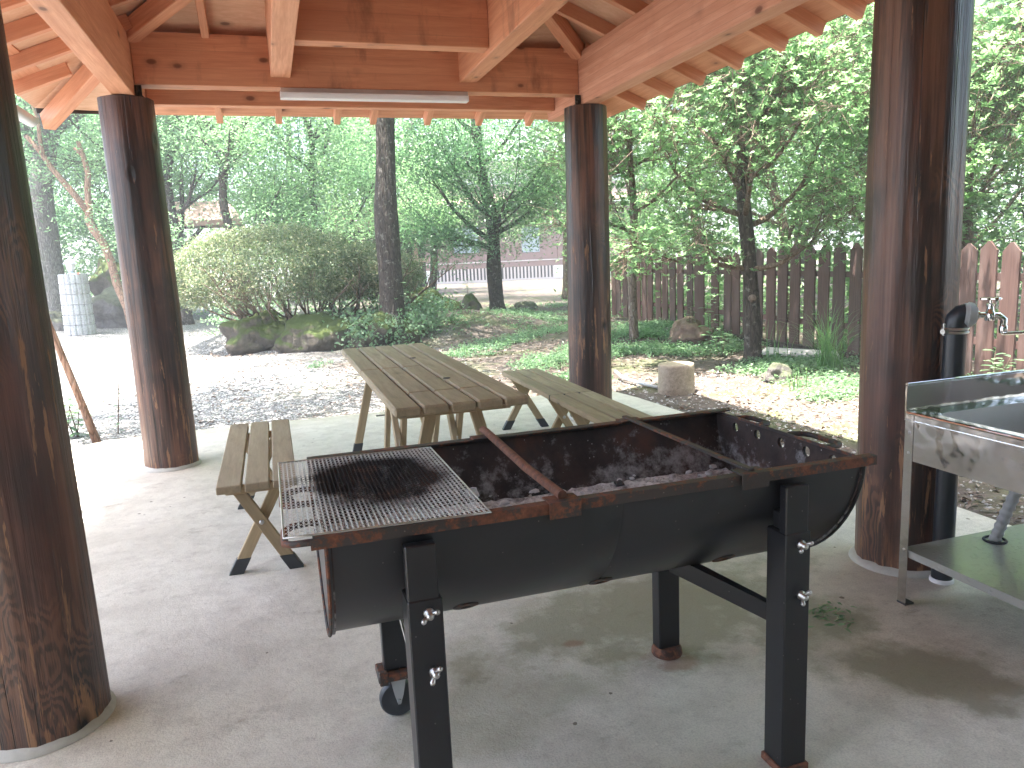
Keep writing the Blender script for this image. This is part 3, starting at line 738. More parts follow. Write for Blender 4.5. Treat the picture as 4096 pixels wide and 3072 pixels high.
m = MB(); m.box(1.128, 1.205, 2.085, 2.135, .022, .625); lg = m.build('leg', M['leg_steel'], gr, bevel=.003)
m = MB(); m.lathe([(.05, 0), (.052, .006), (.05, .02), (.044, .032)], (1.167, 2.107, 0), 20); m.build('foot_plate', M['rustrod'], lg, smooth=True)
m = MB(); m.box(.218, .292, 2.085, 2.13, .152, .625); lg = m.build('leg', M['leg_steel'], gr, bevel=.003)
m = MB(); m.box(.197, .313, 2.062, 2.15, .128, .150); m.box(.2, .225, 2.06, 2.075, .12, .165); m.box(.285, .31, 2.06, 2.075, .12, .165)
ca = m.build('caster_plate', M['rust'], lg, bevel=.003)
m = MB(); m.prism([(.232, .127), (.278, .127), (.268, .075), (.258, .045), (.25, .045), (.242, .075)], 2.075, 2.079, 'y'); m.prism([(.232, .127), (.278, .127), (.268, .075), (.258, .045), (.25, .045), (.242, .075)], 2.121, 2.125, 'y'); m.tube([(.254, 2.07, .056), (.254, 2.13, .056)], .007, 8)
m.build('caster_fork', M['pvcgrey'], ca)
Mx = Matrix.Translation((.254, 2.117, .056)) @ Matrix.Rotation(R(90), 4, 'X')
m = MB(); m.lathe([(.02, 0), (.044, .002), (.052, .002), (.056, .008), (.056, .026), (.052, .032), (.044, .032), (.03, .028), (.02, .032)], (0,0,0), 32, Mx); m.build('caster_wheel', M['wheelm'], ca, smooth=True)
# braces between the legs
m = MB(); m.bar((1.06, 1.60, .52), (1.165, 1.50, .43), .03, .03) if False else None
m = MB(); m.bar((.97, 1.72, .505), (1.165, 1.53, .405), .006, .045, (0,0,1)); m.bar((.985, 1.735, .525), (1.165, 1.56, .425), .035, .005); m.build('brace', M['leg_steel'], gr)
m = MB(); m.tube([(.236, 1.98, .52), (.25, 1.6, .33), (.262, 1.52, .25)], .004, 6); m.build('tension_wire', M['zinc'], gr)
# carrying handles on both ends
def handle(x, sg, y0, y1, z, parent):
    m = MB(); m.tube([(x, y0, z), (x+sg*.03, y0-.004, z+.004), (x+sg*.07, y0+.004, z+.002), (x+sg*.085, y0+.02, z), (x+sg*.085, y1-.02, z), (x+sg*.07, y1-.004, z+.002), (x+sg*.03, y1+.004, z+.004), (x, y1, z)], .008, 8)
    m.build('handle', M['rust'], parent, smooth='all')
handle(GX1, 1, 1.98, 2.10, GZT-.01, gr); handle(GX1, 1, 1.66, 1.82, GZT-.005, gr)
handle(GX0, -1, 1.83, 1.95, GZT-.02, gr); handle(GX0, -1, 1.56, 1.68, GZT-.02, gr)

# ash bed and charcoal lying in the drum
def in_drum(y): return GZT - (GD-.008)*max(0, 1-(abs(y-GY)/(GR-.008))**1.72)**(1/1.72)
def ash_bed():
    vs = []; nx, ny = 90, 30
    for i in range(nx+1):
        x = .10 + (1.30)*i/nx - .02
        x = min(x, 1.38)
        for j in range(ny+1):
            v = -1 + 2*j/ny; hw = .255
            y = GY + v*hw
            z0 = in_drum(y)+.002
            hgt = 0
            zs = .606 + .024*v + .014*mnoise.noise(Vector((x*4, y*5, 0))) + .010*mnoise.noise(Vector((x*30, y*30, 2))) + .007*mnoise.noise(Vector((x*80, y*80, 5)))
            vs.append((x, y, max(z0+.001, zs)))
    N = ny+1
    return vs, [(i*N+j, (i+1)*N+j, (i+1)*N+j+1, i*N+j+1) for i in range(nx) for j in range(ny)]
vs, fs = ash_bed(); ao = raw('ash', vs, fs, M['ash'], None, True); tag(ao, 'grey and white ash with burnt bits covering the bottom of the black barbecue drum', 'ash', kind='stuff')
def rock_mesh(mb, c, s, seed, sub=2, squash=.7, rough=.35):
    bm = bmesh.new(); bmesh.ops.create_icosphere(bm, subdivisions=sub, radius=1)
    vs = []
    for v in bm.verts:
        p = v.co.copy(); k = 1 + rough*mnoise.noise(p*1.3 + Vector((seed, 0, 0))) + rough*.4*mnoise.noise(p*3.1 + Vector((0, seed, 0)))
        p = p*k; vs.append((c[0]+p.x*s[0], c[1]+p.y*s[1], c[2]+p.z*s[2]))
    fs = [tuple(v.index for v in f.verts) for f in bm.faces]; bm.free(); mb.add(vs, fs); return mb
def ashz(y): return max(in_drum(y), .606 + .024*(y-GY)/.305)
coal_lab = ['white ashed charcoal lump beside the rusty cross bar on the net side', 'dark round charcoal lump lying on the ash near the flat cross bar', 'thin black charcoal stick lying on the ash in the drum']
for i, (x, y, s, mt) in enumerate(((.52, 2.10, (.02,.015,.018), 'coalash'), (.98, 2.06, (.016,.013,.010), 'coal'))):
    m = MB(); rock_mesh(m, (x, y, ashz(y)+.012), s, i*3.1, 2, 1, .5); o = m.build('charcoal_lump', M[mt], smooth=False); tag(o, coal_lab[i], 'charcoal')
for i in range(44):
    pass
m = MB()
for i in range(520):
    x = rng.uniform(.13, 1.34); y = GY + rng.normal(.12, .10); s = abs(rng.normal(.004, .003))+.002
    if abs(y-GY) > .27: continue
    rock_mesh(m, (x, y, ashz(y)+.004), (s*1.4, s, s*.8), i*1.7, 1, 1, .6)
o = m.build('charcoal_rubble', M['coalash']); tag(o, 'small pale crumbs of burnt charcoal strewn over the ash', 'charcoal', kind='stuff')
m = MB(); m.tube([(.86, 1.75, .635), (.90, 1.77, .640), (.94, 1.78, .644)], [.005, .008, .005], 7); o = m.build('charcoal_stick', M['coal']); tag(o, coal_lab[2], 'charcoal')

# wire net lying on the rims, sagging a little
nt_ = empty('grill_net', (.19, 1.77, .815), 'wire mesh grill net with a burnt centre lying across the left end of the barbecue', 'grill net')
A, B, C_, D = [Vector(p) for p in ((-.02,1.483,.822), (.397,1.458,.822), (.393,2.062,.822), (-.022,2.088,.822))]
def netp(u, v):
    p = A*(1-u)*(1-v) + B*u*(1-v) + C_*u*v + D*(1-u)*v
    p.z -= .004*math.sin(math.pi*u)*math.sin(math.pi*v); return p
m = MB(); m.tube([netp(u, v) for u, v in [(t, 0) for t in np.linspace(0,1,8)][:-1] + [(1, t) for t in np.linspace(0,1,8)][:-1] + [(1-t, 1) for t in np.linspace(0,1,8)][:-1] + [(0, 1-t) for t in np.linspace(0,1,8)][:-1]], .0022, 6, closed=True)
m.build('border_wire', M['zinc'], nt_, smooth='all')
m = MB(); NU, NV = 40, 56; rw = .0007
def zigwire(f, n, ph, cross):
    pts = []
    for k in range(n*2+1):
        t = k/(n*2); p = f(t); s_ = 1 if (k+ph) % 2 == 0 else -1
        pts.append(Vector(p) + Vector((0,0,.0016*s_)) + cross*(.0012*s_))
    return pts
for i in range(1, NU): m.tube(zigwire(lambda t, u=i/NU: netp(u, t), NV, i, Vector((1,0,0))), rw, 4, cap=False)
for j in range(1, NV): m.tube(zigwire(lambda t, v=j/NV: netp(t, v), NU, j+1, Vector((0,1,0))), rw, 4, cap=False)
m.build('wire_mesh', M['net'], nt_)

# ------------------------------------------------------------------ table and benches
def boarded_top(x0, x1, y0, y1, z1, th, nb, joints, name, parent, F=None, gap=.012, bev=.008):
    m = MB(); w_ = (x1-x0-gap*(nb-1))/nb
    for i in range(nb):
        a = x0 + i*(w_+gap); cuts = [y0] + sorted(joints.get(i, [])) + [y1]
        for k in range(len(cuts)-1):
            m.box(a, a+w_, cuts[k]+(.005 if k else 0), cuts[k+1]-(.005 if k < len(cuts)-2 else 0), z1-th, z1)
    # grain runs along y: store the mesh in a frame whose x is world y
    loc = Matrix.Translation((x0, y0, z1)) @ Matrix.Rotation(R(90), 4, 'Z')
    if F is not None:
        m.v = [tuple(F @ Vector(v)) for v in m.v]; loc = F @ loc
    return m.build(name, M['board'], parent, bevel=bev, local=loc)
def oleg(p0, p1, w_, d, parent, F=None, cap=True):
    """flat leg from top p0 to foot p1 with a black rubber shoe cut level with the floor"""
    p0, p1 = Vector(p0), Vector(p1); dirv = (p0-p1); dirn = dirv.normalized()
    sidev = Vector((1,0,0)) if abs(dirn.x) > abs(dirn.y) else Vector((0,1,0))
    thick = Vector((0,1,0)) if sidev.x else Vector((1,0,0))
    hw = w_/2/abs(dirn.z) 
    def piece(a, b, extra):
        m = MB(); vs = []
        for q in (a, b):
            for sx in (-1, 1):
                for st in (-1, 1): vs.append(q + sidev*(hw+extra)*sx + thick*(d/2+extra)*st)
        m.add(vs, [(0,1,3,2),(4,6,7,5),(0,4,5,1),(2,3,7,6),(0,2,6,4),(1,5,7,3)])
        if F is not None: m.v = [tuple(F @ Vector(v)) for v in m.v]
        return m
    kk = .065/dirv.z
    mid = p1 + dirv*kk
    a_, b_ = (F @ mid, F @ p0) if F is not None else (mid, p0)
    lg = piece(mid, p0, 0).build('leg', M['leg'], parent, bevel=.003, local=frame_x(a_, b_, (0,1,.01)))
    piece(p1, mid + dirv*.012, .003).build('foot_shoe', M['rubber'], lg, bevel=.002)
    return lg
def bolt(p, parent, F=None, ax='y'):
    m = MB(); Mx = Matrix.Translation(p) @ Matrix.Rotation(R(90), 4, 'X')
    m.lathe([(.011, 0), (.011, .002), (.007, .006), (.003, .007)], (0,0,0), 12, Mx)
    if F is not None: m.v = [tuple(F @ Vector(v)) for v in m.v]
    m.build('bolt', M['zinc'], parent, smooth=True)
def xlegs(xc, half_t, half_b, y, ztop, parent, F=None, w_=.05, d=.032):
    """crossed pair of legs in a plane y = const"""
    lg = oleg((xc-half_t, y-d/2-.001, ztop), (xc+half_b, y-d/2-.001, 0), w_, d, parent, F)
    oleg((xc+half_t, y+d/2+.001, ztop), (xc-half_b, y+d/2+.001, 0), w_, d, parent, F)
    zc = ztop*half_b/(half_b+half_t)
    bolt((xc, y-d-.002, zc), lg, F)
# left bench (short)
b1 = empty('bench', (-.13, 3.9, 0), 'short three-board wooden bench with crossed legs left of the barbecue', 'bench', 'folding benches at the picnic table')
boarded_top(-.292, .035, 3.245, 4.57, .455, .034, 3, {}, 'seat', b1, bev=.004, gap=.014)
m = MB(); m.box(-.265, .01, 3.35, 3.385, .385, .4205); m.build('crossbar', M['leg'], b1, bevel=.003)
m = MB(); m.box(-.265, .01, 4.42, 4.455, .385, .4205); m.build('crossbar', M['leg'], b1, bevel=.003)
for y in (3.41, 4.38): xlegs(-.13, .10, .13, y, .42, b1)
# right bench (long, folding joint in the middle, slightly turned)
Fb = Matrix.Translation((1.83, 5.63, 0)) @ Matrix.Rotation(R(-1.6), 4, 'Z')
b2 = empty('bench', (1.8, 4.4, 0), 'long three-board folding bench between the picnic table and the far right post', 'bench', 'folding benches at the picnic table')
boarded_top(-.15, .15, -2.62, 0, .455, .034, 3, {0: [-1.16], 1: [-1.16], 2: [-1.16]}, 'seat', b2, Fb, bev=.005, gap=.010)
m = MB(); m.box(-.152, .152, -1.163, -1.157, .419, .4535); m.v = [tuple(Fb @ Vector(v)) for v in m.v]; m.build('hinge_strip', M['rubber'], b2)
for y in (-.10, -.98, -1.36, -2.5): xlegs(0, .09, .155, y, .42, b2, Fb)
# picnic table
tb = empty('picnic_table', (.76, 4.4, 0), 'five-board folding wooden picnic table with crossed legs behind the barbecue', 'table')
TX0, TX1, TY0, TY1, TZ = .455, 1.062, 3.14, 5.62, .73
boarded_top(TX0, TX1, TY0, TY1, TZ, .042, 5, {0: [4.40], 1: [3.51, 4.40], 2: [3.505, 4.40], 3: [3.50], 4: []}, 'tabletop', tb, bev=.009, gap=.009)
m = MB(); m.tube([(.83, 4.76, .7305), (.83, 4.76, .7325)], .02, 16)
m.tube([(.84, 3.83, .7305), (.84, 3.83, .7325)], .02, 16); m.build('parasol_plug', M['barkdark'], tb)
for y in (3.32, 4.25, 4.60, 5.38):
    m = MB(); m.box(TX0+.04, TX1-.04, y-.02, y+.02, .648, .6875); m.build('crossbar', M['leg'], tb, bevel=.003)
def table_legs(y, s_):
    lg = oleg((.66, y, .69), (.485, y+.0, 0), .055, .034, tb)
    lg2 = oleg((.86, y+.036*s_, .69), (1.035, y+.036*s_, 0), .055, .034, tb)
    bolt((.665, y-.02, .66), lg); bolt((.855, y-.02+min(0, .036*s_), .66), lg2)
# far pair splayed outward; inner pairs crossed lengthwise
table_legs(5.36, -1)
table_legs(3.36, 1)
def ylegs(x, ya, yb, d=.032):
    oleg((x, ya, .65), (x, yb, 0), .052, d, tb)
for x in (.60, .92):
    ylegs(x, 4.28, 3.86); ylegs(x+.036, 4.52, 4.94)
    ylegs(x+.036, 3.98, 4.33); 
m = MB(); m.tube([(.60, 4.05, .30), (.60, 4.05, .38), (.60, 4.05, .30), (.93, 4.05, .30), (.93, 4.05, .36)], .005, 6); m.build('stay_rod', M['zinc'], tb)
m = MB(); m.tube([(.60, 5.0, .33), (.96, 5.0, .33)], .006, 6); m.build('stay_rod', M['zinc'], tb)

# ------------------------------------------------------------------ sink and water pipe
sk = empty('sink_table', (2.57, 1.8, 0), 'free standing stainless steel sink with lower shelf beside the near right post', 'sink')
SX0, SX1, SY0, SY1 = 2.15, 2.99, 1.50, 2.105
def sheet(pts, name, mat, parent, th=.003, bevel=0):
    m = MB(); m.add(pts, [tuple(range(len(pts)))]); return m.build(name, mat, parent)
m = MB()
zt_ = .735; bx0, bx1, by0, by1 = SX0+.06, SX1-.06, SY0+.06, SY1-.06
def rrect(x0, x1, y0, y1, r_, z, n=5):
    out = []
    for cx, cy0, a0 in ((x1-r_, y1-r_, 0), (x0+r_, y1-r_, 90), (x0+r_, y0+r_, 180), (x1-r_, y0+r_, 270)):
        for k in range(n+1):
            a = R(a0+90*k/n); out.append((cx+r_*math.cos(a), cy0+r_*math.sin(a), z))
    return out
inner = rrect(bx0, bx1, by0, by1, .05, zt_-.006); outer = rrect(SX0, SX1, SY0, SY1, .004, zt_)
mid_ = rrect(bx0-.012, bx1+.012, by0-.012, by1+.012, .06, zt_-.004)
n = len(inner); m.add(outer + mid_ + inner, [(k, (k+1) % n, (k+1) % n+n, k+n) for k in range(n)] + [(k+n, (k+1) % n+n, (k+1) % n+2*n, k+2*n) for k in range(n)])
top = m.build('sink_top', M['stainless'], sk, smooth=True)
m = MB(); low = rrect(bx0+.015, bx1-.015, by0+.015, by1-.015, .05, .575); low2 = rrect(bx0+.04, bx1-.04, by0+.04, by1-.04, .04, .56)
m.add(inner + low + low2, [(k, (k+1) % n, (k+1) % n+n, k+n) for k in range(n)] + [(k+n, (k+1) % n+n, (k+1) % n+2*n, k+2*n) for k in range(n)] + [tuple(2*n+k for k in range(n))])
m.build('basin', M['basin'], sk, smooth=True)
# apron with rolled top bead
m = MB()
for (x0, y0, x1, y1) in ((SX0, SY0, SX0, SY1), (SX0, SY0, SX1, SY0), (SX1, SY0, SX1, SY1), (SX0, SY1, SX1, SY1)):
    dx = .002 if x0 == x1 else 0; dy = .002 if y0 == y1 else 0
    sx = -1 if (x0 == x1 == SX0) else 1; sy_ = -1 if (y0 == y1 == SY0) else 1
    m.box(min(x0, x0+sx*dx), max(x1, x1+sx*dx)+(0 if dx else 0), min(y0, y0+sy_*dy), max(y1, y1+sy_*dy), .556, zt_-.002) if (dx or dy) else None
m.tube([(SX0-.002, SY0, zt_-.006), (SX0-.002, SY1, zt_-.006)], .006, 8); m.tube([(SX0, SY0-.002, zt_-.006), (SX1, SY0-.002, zt_-.006)], .006, 8)
m.box(SX0-.006, SX0-.002, SY0, SY1, zt_-.036, zt_-.031)
m.build('apron', M['stainless'], sk)
m = MB(); m.box(SX0-.003, SX1, SY1+.0025, SY1+.012, .70, .832); m.tube([(SX0-.003, SY1+.007, .832), (SX1, SY1+.007, .832)], .007, 8); m.build('splashback', M['stainless'], sk, bevel=.001)
for x, y in ((SX0, SY1), (SX1, SY1), (SX0, SY0), (SX1, SY0)):
    sx = 1 if x == SX0 else -1; sy_ = 1 if y == SY0 else -1
    m = MB(); X0, X1 = sorted((x-sx*.0025, x-sx*.0045)); Y0, Y1 = sorted((y-sy_*.0025, y+sy_*.032))
    m.box(X0, X1, Y0, Y1, .006, .735 if y == SY1 else .72)
    X0, X1 = sorted((x-sx*.0045, x+sx*.030)); Y0, Y1 = sorted((y-sy_*.0045, y-sy_*.0025))
    m.box(X0, X1, Y0, Y1, .006, .70)
    lg = m.build('leg', M['stainless'], sk)
    m = MB(); m.box(min(x-sx*.006, x+sx*.035), max(x-sx*.006, x+sx*.035), min(y-sy_*.006, y+sy_*.035), max(y-sy_*.006, y+sy_*.035), 0, .006); m.build('foot_plate', M['rubber'], lg)
    m = MB()
    for z in (.66, .585, .215): 
        Mx = Matrix.Translation((x-sx*.0045, y+sy_*.016, z)) @ Matrix.Rotation(R(-90*sx), 4, 'Y'); m.lathe([(.006, 0), (.006, .001), (.003, .003)], (0,0,0), 8, Mx)
    m.build('screw', M['zinc'], lg)
m = MB(); m.box(SX0+.001, SX1-.001, SY0+.001, SY1-.001, .213, .216); m.box(SX0+.001, SX0+.003, SY0, SY1, .188, .2128); m.box(SX0, SX1, SY0+.0005, SY0+.003, .188, .2128)
sh = m.build('shelf', M['shelf'], sk)
m = MB(); ring = [(2.505+.037*math.cos(a), 2.02+.037*math.sin(a), .219) for a in np.linspace(0, 2*math.pi, 24, endpoint=False)]; m.tube(ring, .005, 6, closed=True); m.build('hose_grommet', M['rubber'], sh, smooth='all')
hp = [(2.505, 2.02, .05), (2.505, 2.02, .22), (2.53, 2.005, .32), (2.56, 1.985, .43), (2.575, 1.97, .50), (2.58, 1.965, .558)]
pts = []; P_ = [Vector(p) for p in hp]
for i in range(len(P_)-1):
    for k in range(16): pts.append(P_[i].lerp(P_[i+1], k/16))
pts.append(P_[-1]); m = MB(); m.tube(pts, [.0215 if (i % 4) < 2 else .0185 for i in range(len(pts))], 14); m.build('drain_hose', M['hose'], sk, smooth='all')
# standpipe with tap
sp = empty('water_standpipe', (2.44, 2.185, 0), 'black standpipe strapped to the near right post with a chrome swivel tap', 'standpipe')
PXc, PYc = 2.437, 2.182
m = MB(); m.tube([(PXc, PYc, .005), (PXc, PYc, 1.02), (PXc+.003, PYc-.002, 1.045), (PXc+.012, PYc-.010, 1.058), (PXc+.025, PYc-.022, 1.062)], .0385, 24); pp = m.build('pipe', M['pvcblack'], sp, smooth=True)
m = MB(); m.lathe([(.044, 0), (.044, .012), (.04, .016)], (PXc, PYc, 0), 24); m.build('base_ring', M['white'], pp, smooth=True)
d_ = Vector((.78, -.62, -.06)).normalized(); c0 = Vector((PXc+.018, PYc-.016, 1.060))
m = MB(); m.tube([c0, c0+d_*.012, c0+d_*.013, c0+d_*.03, c0+d_*.042], [.042, .044, .047, .044, .03], 20); m.build('pipe_cap', M['pvcgrey'], pp, smooth=True)
m = MB()
for z in (.995, 1.008): m.tube([(PXc+.0415*math.cos(a), PYc+.0415*math.sin(a), z) for a in np.linspace(0, 2*math.pi, 24, endpoint=False)], .0055, 6, closed=True)
m.tube([(PXc-.04, PYc, 1.0), (PXc-.062, PYc, 1.0)], .011, 8); m.tube([(PXc-.055, PYc, .985), (PXc-.055, PYc, 1.03)], .004, 6); m.build('pipe_clamp', M['zinc'], pp, smooth=True)
tap = empty('tap_holder', (0,0,0), '', '') if False else None
t0 = c0 + d_*.04; t1 = t0 + d_*.045
m = MB(); m.tube([t0, t0+d_*.01, t0+d_*.012, t1], [.016, .016, .011, .011], 14)
m.lathe([(.017, -.018), (.019, 0), (.017, .012), (.012, .02), (.011, .035), (.014, .036), (.014, .042), (.006, .046), (.006, .056)], tuple(t1), 16)
e1 = t1 + d_*.028 + Vector((0,0,.002)); e2 = t1 + d_*.045 - Vector((0,0,.012)); e3 = e2 - Vector((0,0,.03))
m.tube([t1, e1, e2, e3], [.013, .013, .0125, .012], 14); m.lathe([(.0135, -.02), (.0145, -.014), (.0145, .004), (.0125, .008)], tuple(e3), 16)
tp = m.build('tap_body', M['chrome'], sp, smooth=True)
m = MB(); hc = t1 + Vector((0,0,.062)); dd = Vector((.62, -.78, 0)).normalized(); s2 = Vector((-dd.y, dd.x, 0))
vs = []; 
for z in (-.004, .004):
    for k in range(20):
        a = 2*math.pi*k/20; rr_ = .031*(.62+.38*abs(math.cos(a))**.7); vs.append(hc + dd*rr_*math.cos(a)*1.15 + s2*rr_*math.sin(a)*.7 + Vector((0,0,z)))
m.add(vs, [tuple(range(20))[::-1], tuple(range(20, 40))] + [(k, (k+1) % 20, (k+1) % 20+20, k+20) for k in range(20)]); m.build('tap_handle', M['chrome'], tp, bevel=.0015, smooth=True)
e4 = e3 - Vector((0,0,.022)); sd = (Vector((2.40, 1.80, 1.035)) - e4); 
m = MB(); m.tube([e4 + Vector((0,0,.008)), e4, e4 + sd*.04, e4 + sd*1.0 + Vector((0,0,-.004)), e4 + sd*1.08 + Vector((0,0,-.02))], .0065, 12); m.build('tap_spout', M['chrome'], tp, smooth='all')

# ------------------------------------------------------------------ fence
fence = empty('picket_fence', (6.7, 9.5, GZ), 'dark brown pointed picket fence running along the right side of the yard', 'fence')
def fx(y): return 6.35 + .04*y
pk = [(14.65,1.25,.2),(14.41,1.25,.2),(14.07,1.25,.2),(13.77,1.26,.2),(13.46,1.25,.2),(13.15,1.24,.2),(12.88,1.28,.2),(12.6,1.28,.2),(12.28,1.27,.2),(11.97,1.27,.2),(11.7,1.28,.2),(11.4,1.28,.2),(11.04,1.29,.3),(10.57,1.25,.21),(10.21,1.25,.2),(9.93,1.24,.2),(9.64,1.27,.2),(9.35,1.3,.2),(9.05,1.3,.2),(8.77,1.31,.2),(8.51,1.32,.2),(8.19,1.32,.21),(7.94,1.32,.2),(7.65,1.33,.2),(7.38,1.31,.19),(7.1,1.31,.2),(6.82,1.3,.2),(6.54,1.3,.2),(6.28,1.29,.2),(6.02,1.28,.19)]
y = 5.78
while y > 1.5: pk.append((y, 1.28, .185)); y -= .232
for i, (y, zt1, wd) in enumerate(pk):
    zt1 += rng.uniform(-.012, .012); x = fx(y)+.012*rng.normal(); zb_ = GZ + (.05 if y > 7.1 else .02) + rng.uniform(-.01, .02); h_ = wd/2*.96; tl = rng.normal(0, .006)
    sh_ = .085 if rng.random() > .2 else .07
    m = MB(); m.prism([(y-h_, zb_), (y+h_, zb_), (y+h_+tl, zt1-sh_), (y+.012+tl, zt1), (y-.012+tl, zt1), (y-h_+tl, zt1-sh_)], x-.011, x+.011)
    m.build('picket', M['fence'], fence, local=Matrix.Translation((x, y, 0)))
for z in (.95, .32):
    m = MB(); m.bar((fx(1.4)+.035, 1.4, z), (fx(14.8)+.035, 14.8, z), .035, .07); m.build('rail', M['fence'], fence)
for y in (2.6, 5.0, 6.95, 9.5, 11.55, 13.9):
    m = MB(); m.box(fx(y)+.055, fx(y)+.125, y-.035, y+.035, GZ-.1, 1.22); m.build('fence_post', M['fence'], fence, local=Matrix.Translation((fx(y), y, 0)))
m = MB(); m.bar((fx(6.8)-.02, 6.8, GZ+.02), (fx(10)-.02, 10, GZ+.03), .09, .09); m.build('ground_beam', M['barkdark'], fence)

# ------------------------------------------------------------------ foliage tools
def leaf_mesh(name, P, N, L, W, mat, fold=.25, parent=None, up_bias=None, seed=0, tip=.35):
    """one mesh of small pointed leaves: P positions, N normals, D directions are random in the leaf plane"""
    rg = np.random.default_rng(seed); n = len(P)
    D = rg.normal(size=(n,3)); D -= (D*N).sum(1)[:,None]*N; D /= np.linalg.norm(D, axis=1)[:,None]+1e-9
    if up_bias is not None:
        D = D + up_bias; D -= (D*N).sum(1)[:,None]*N; D /= np.linalg.norm(D, axis=1)[:,None]+1e-9
    S = np.cross(N, D)
    l = (L*rg.uniform(.65, 1.3, n))[:,None]; w_ = (W*rg.uniform(.7, 1.25, n))[:,None]
    a = P; b = P + D*l*.45 + S*w_*.5 + N*w_*fold*.5; c = P + D*l - N*l*.12; d = P + D*l*.45 - S*w_*.5 + N*w_*fold*.5
    V = np.stack([a,b,c,d], 1).reshape(-1,3).astype(np.float32)
    me = bpy.data.meshes.new(name); me.vertices.add(4*n); me.vertices.foreach_set('co', V.ravel())
    me.loops.add(4*n); me.loops.foreach_set('vertex_index', np.arange(4*n, dtype=np.int32))
    me.polygons.add(n); me.polygons.foreach_set('loop_start', np.arange(0, 4*n, 4, dtype=np.int32)); me.polygons.foreach_set('loop_total', np.full(n, 4, np.int32))
    me.update(); me.validate(); me.materials.append(mat)
    o = bpy.data.objects.new(name, me)
    return finish(o, parent, Matrix.Identity(4))
def sprays(centers, rad, n_per, rg, flat=.35, droop=.25, upn=1.2):
    """leaves gathered in flattened sprays round each centre"""
    P = []; N = []
    for c, r_ in zip(centers, rad):
        k = max(3, int(n_per*rg.uniform(.6, 1.4)))
        q = rg.normal(size=(k,3))*np.array([1,1,flat])*r_*.5
        q[:,2] -= droop*(q[:,0]**2+q[:,1]**2)/max(r_, 1e-3)
        P.append(np.array(c)+q); nn = rg.normal(size=(k,3))*.75; nn[:,2] += upn; N.append(nn)
    P = np.concatenate(P); N = np.concatenate(N); N /= np.linalg.norm(N, axis=1)[:,None]
    return P, N
def whorls(centers, rg, L=.07, W=.028, k=8):
    P = []; N = []; D = []
    for c in centers:
        ax = rg.normal(size=3)*.45 + np.array([0,0,1.]); ax /= np.linalg.norm(ax)
        u = np.cross(ax, [1,0,0.3]); u /= np.linalg.norm(u); v = np.cross(ax, u)
        kk = int(k*rg.uniform(.7, 1.3)); ph = rg.uniform(0, 6)
        for i in range(kk):
            a = ph + 2.4*i; d = u*math.cos(a) + v*math.sin(a) + ax*rg.uniform(.15, .8); d /= np.linalg.norm(d)
            P.append(np.array(c) + ax*rg.uniform(0, .015)); D.append(d); nn = ax - d*(ax@d); N.append(nn/np.linalg.norm(nn))
    return np.array(P), np.array(N), np.array(D)
def leaf_mesh_dir(name, P, N, D, L, W, mat, parent=None, seed=0):
    rg = np.random.default_rng(seed); n = len(P); S = np.cross(N, D)
    l = (L*rg.uniform(.7, 1.3, n))[:,None]; w_ = (W*rg.uniform(.8, 1.2, n))[:,None]
    V = np.stack([P, P+D*l*.35+S*w_*.42+N*w_*.15, P+D*l*.75+S*w_*.45+N*w_*.1, P+D*l-N*l*.06, P+D*l*.75-S*w_*.45+N*w_*.1, P+D*l*.35-S*w_*.42+N*w_*.15], 1).reshape(-1,3).astype(np.float32)
    me = bpy.data.meshes.new(name); me.vertices.add(6*n); me.vertices.foreach_set('co', V.ravel())
    me.loops.add(6*n); me.loops.foreach_set('vertex_index', np.arange(6*n, dtype=np.int32))
    me.polygons.add(n); me.polygons.foreach_set('loop_start', np.arange(0, 6*n, 6, dtype=np.int32)); me.polygons.foreach_set('loop_total', np.full(n, 6, np.int32))
    me.update(); me.materials.append(mat)
    o = bpy.data.objects.new(name, me); return finish(o, parent, Matrix.Identity(4))
def limb(p, d, L, r0, rg, depth, segs, tips, mb, spread=.6, upb=.12, kids=3, shrink=.68, wig=.25):
    """grows a branch and its children; tips gets the points that carry leaves"""
    pts = [Vector(p)]; rs = [r0]; dv = Vector(d).normalized()
    for i in range(segs):
        dv = (dv + Vector(rg.normal(size=3))*wig*.5 + Vector((0,0,upb))).normalized()
        pts.append(pts[-1] + dv*L/segs); rs.append(r0*(1-.75*(i+1)/segs))
    mb.tube(pts, rs, 6 if r0 > .02 else 4)
    if depth <= 1:
        for q in pts[1:]: tips.append(tuple(q))
        for _ in range(2): tips.append(tuple(pts[-1] + Vector(rg.normal(size=3))*L*.12))
    if depth <= 0: return
    for k in range(kids + (1 if rg.random() > .5 else 0)):
        i = int(rg.integers(max(1, segs//3), segs+1)); q = pts[i]; t = (pts[i]-pts[i-1]).normalized()
        sd = Vector(rg.normal(size=3)); sd -= t*sd.dot(t); sd.normalize(); sd.z *= .6
        limb(q, t*(1-spread*.5) + sd*spread, L*shrink*rg.uniform(.7, 1.15), max(.0035, rs[i]*.6), rg, depth-1, max(3, segs-1), tips, mb, spread, upb*.6, kids, shrink, wig)
TREES = 'trees around the yard'
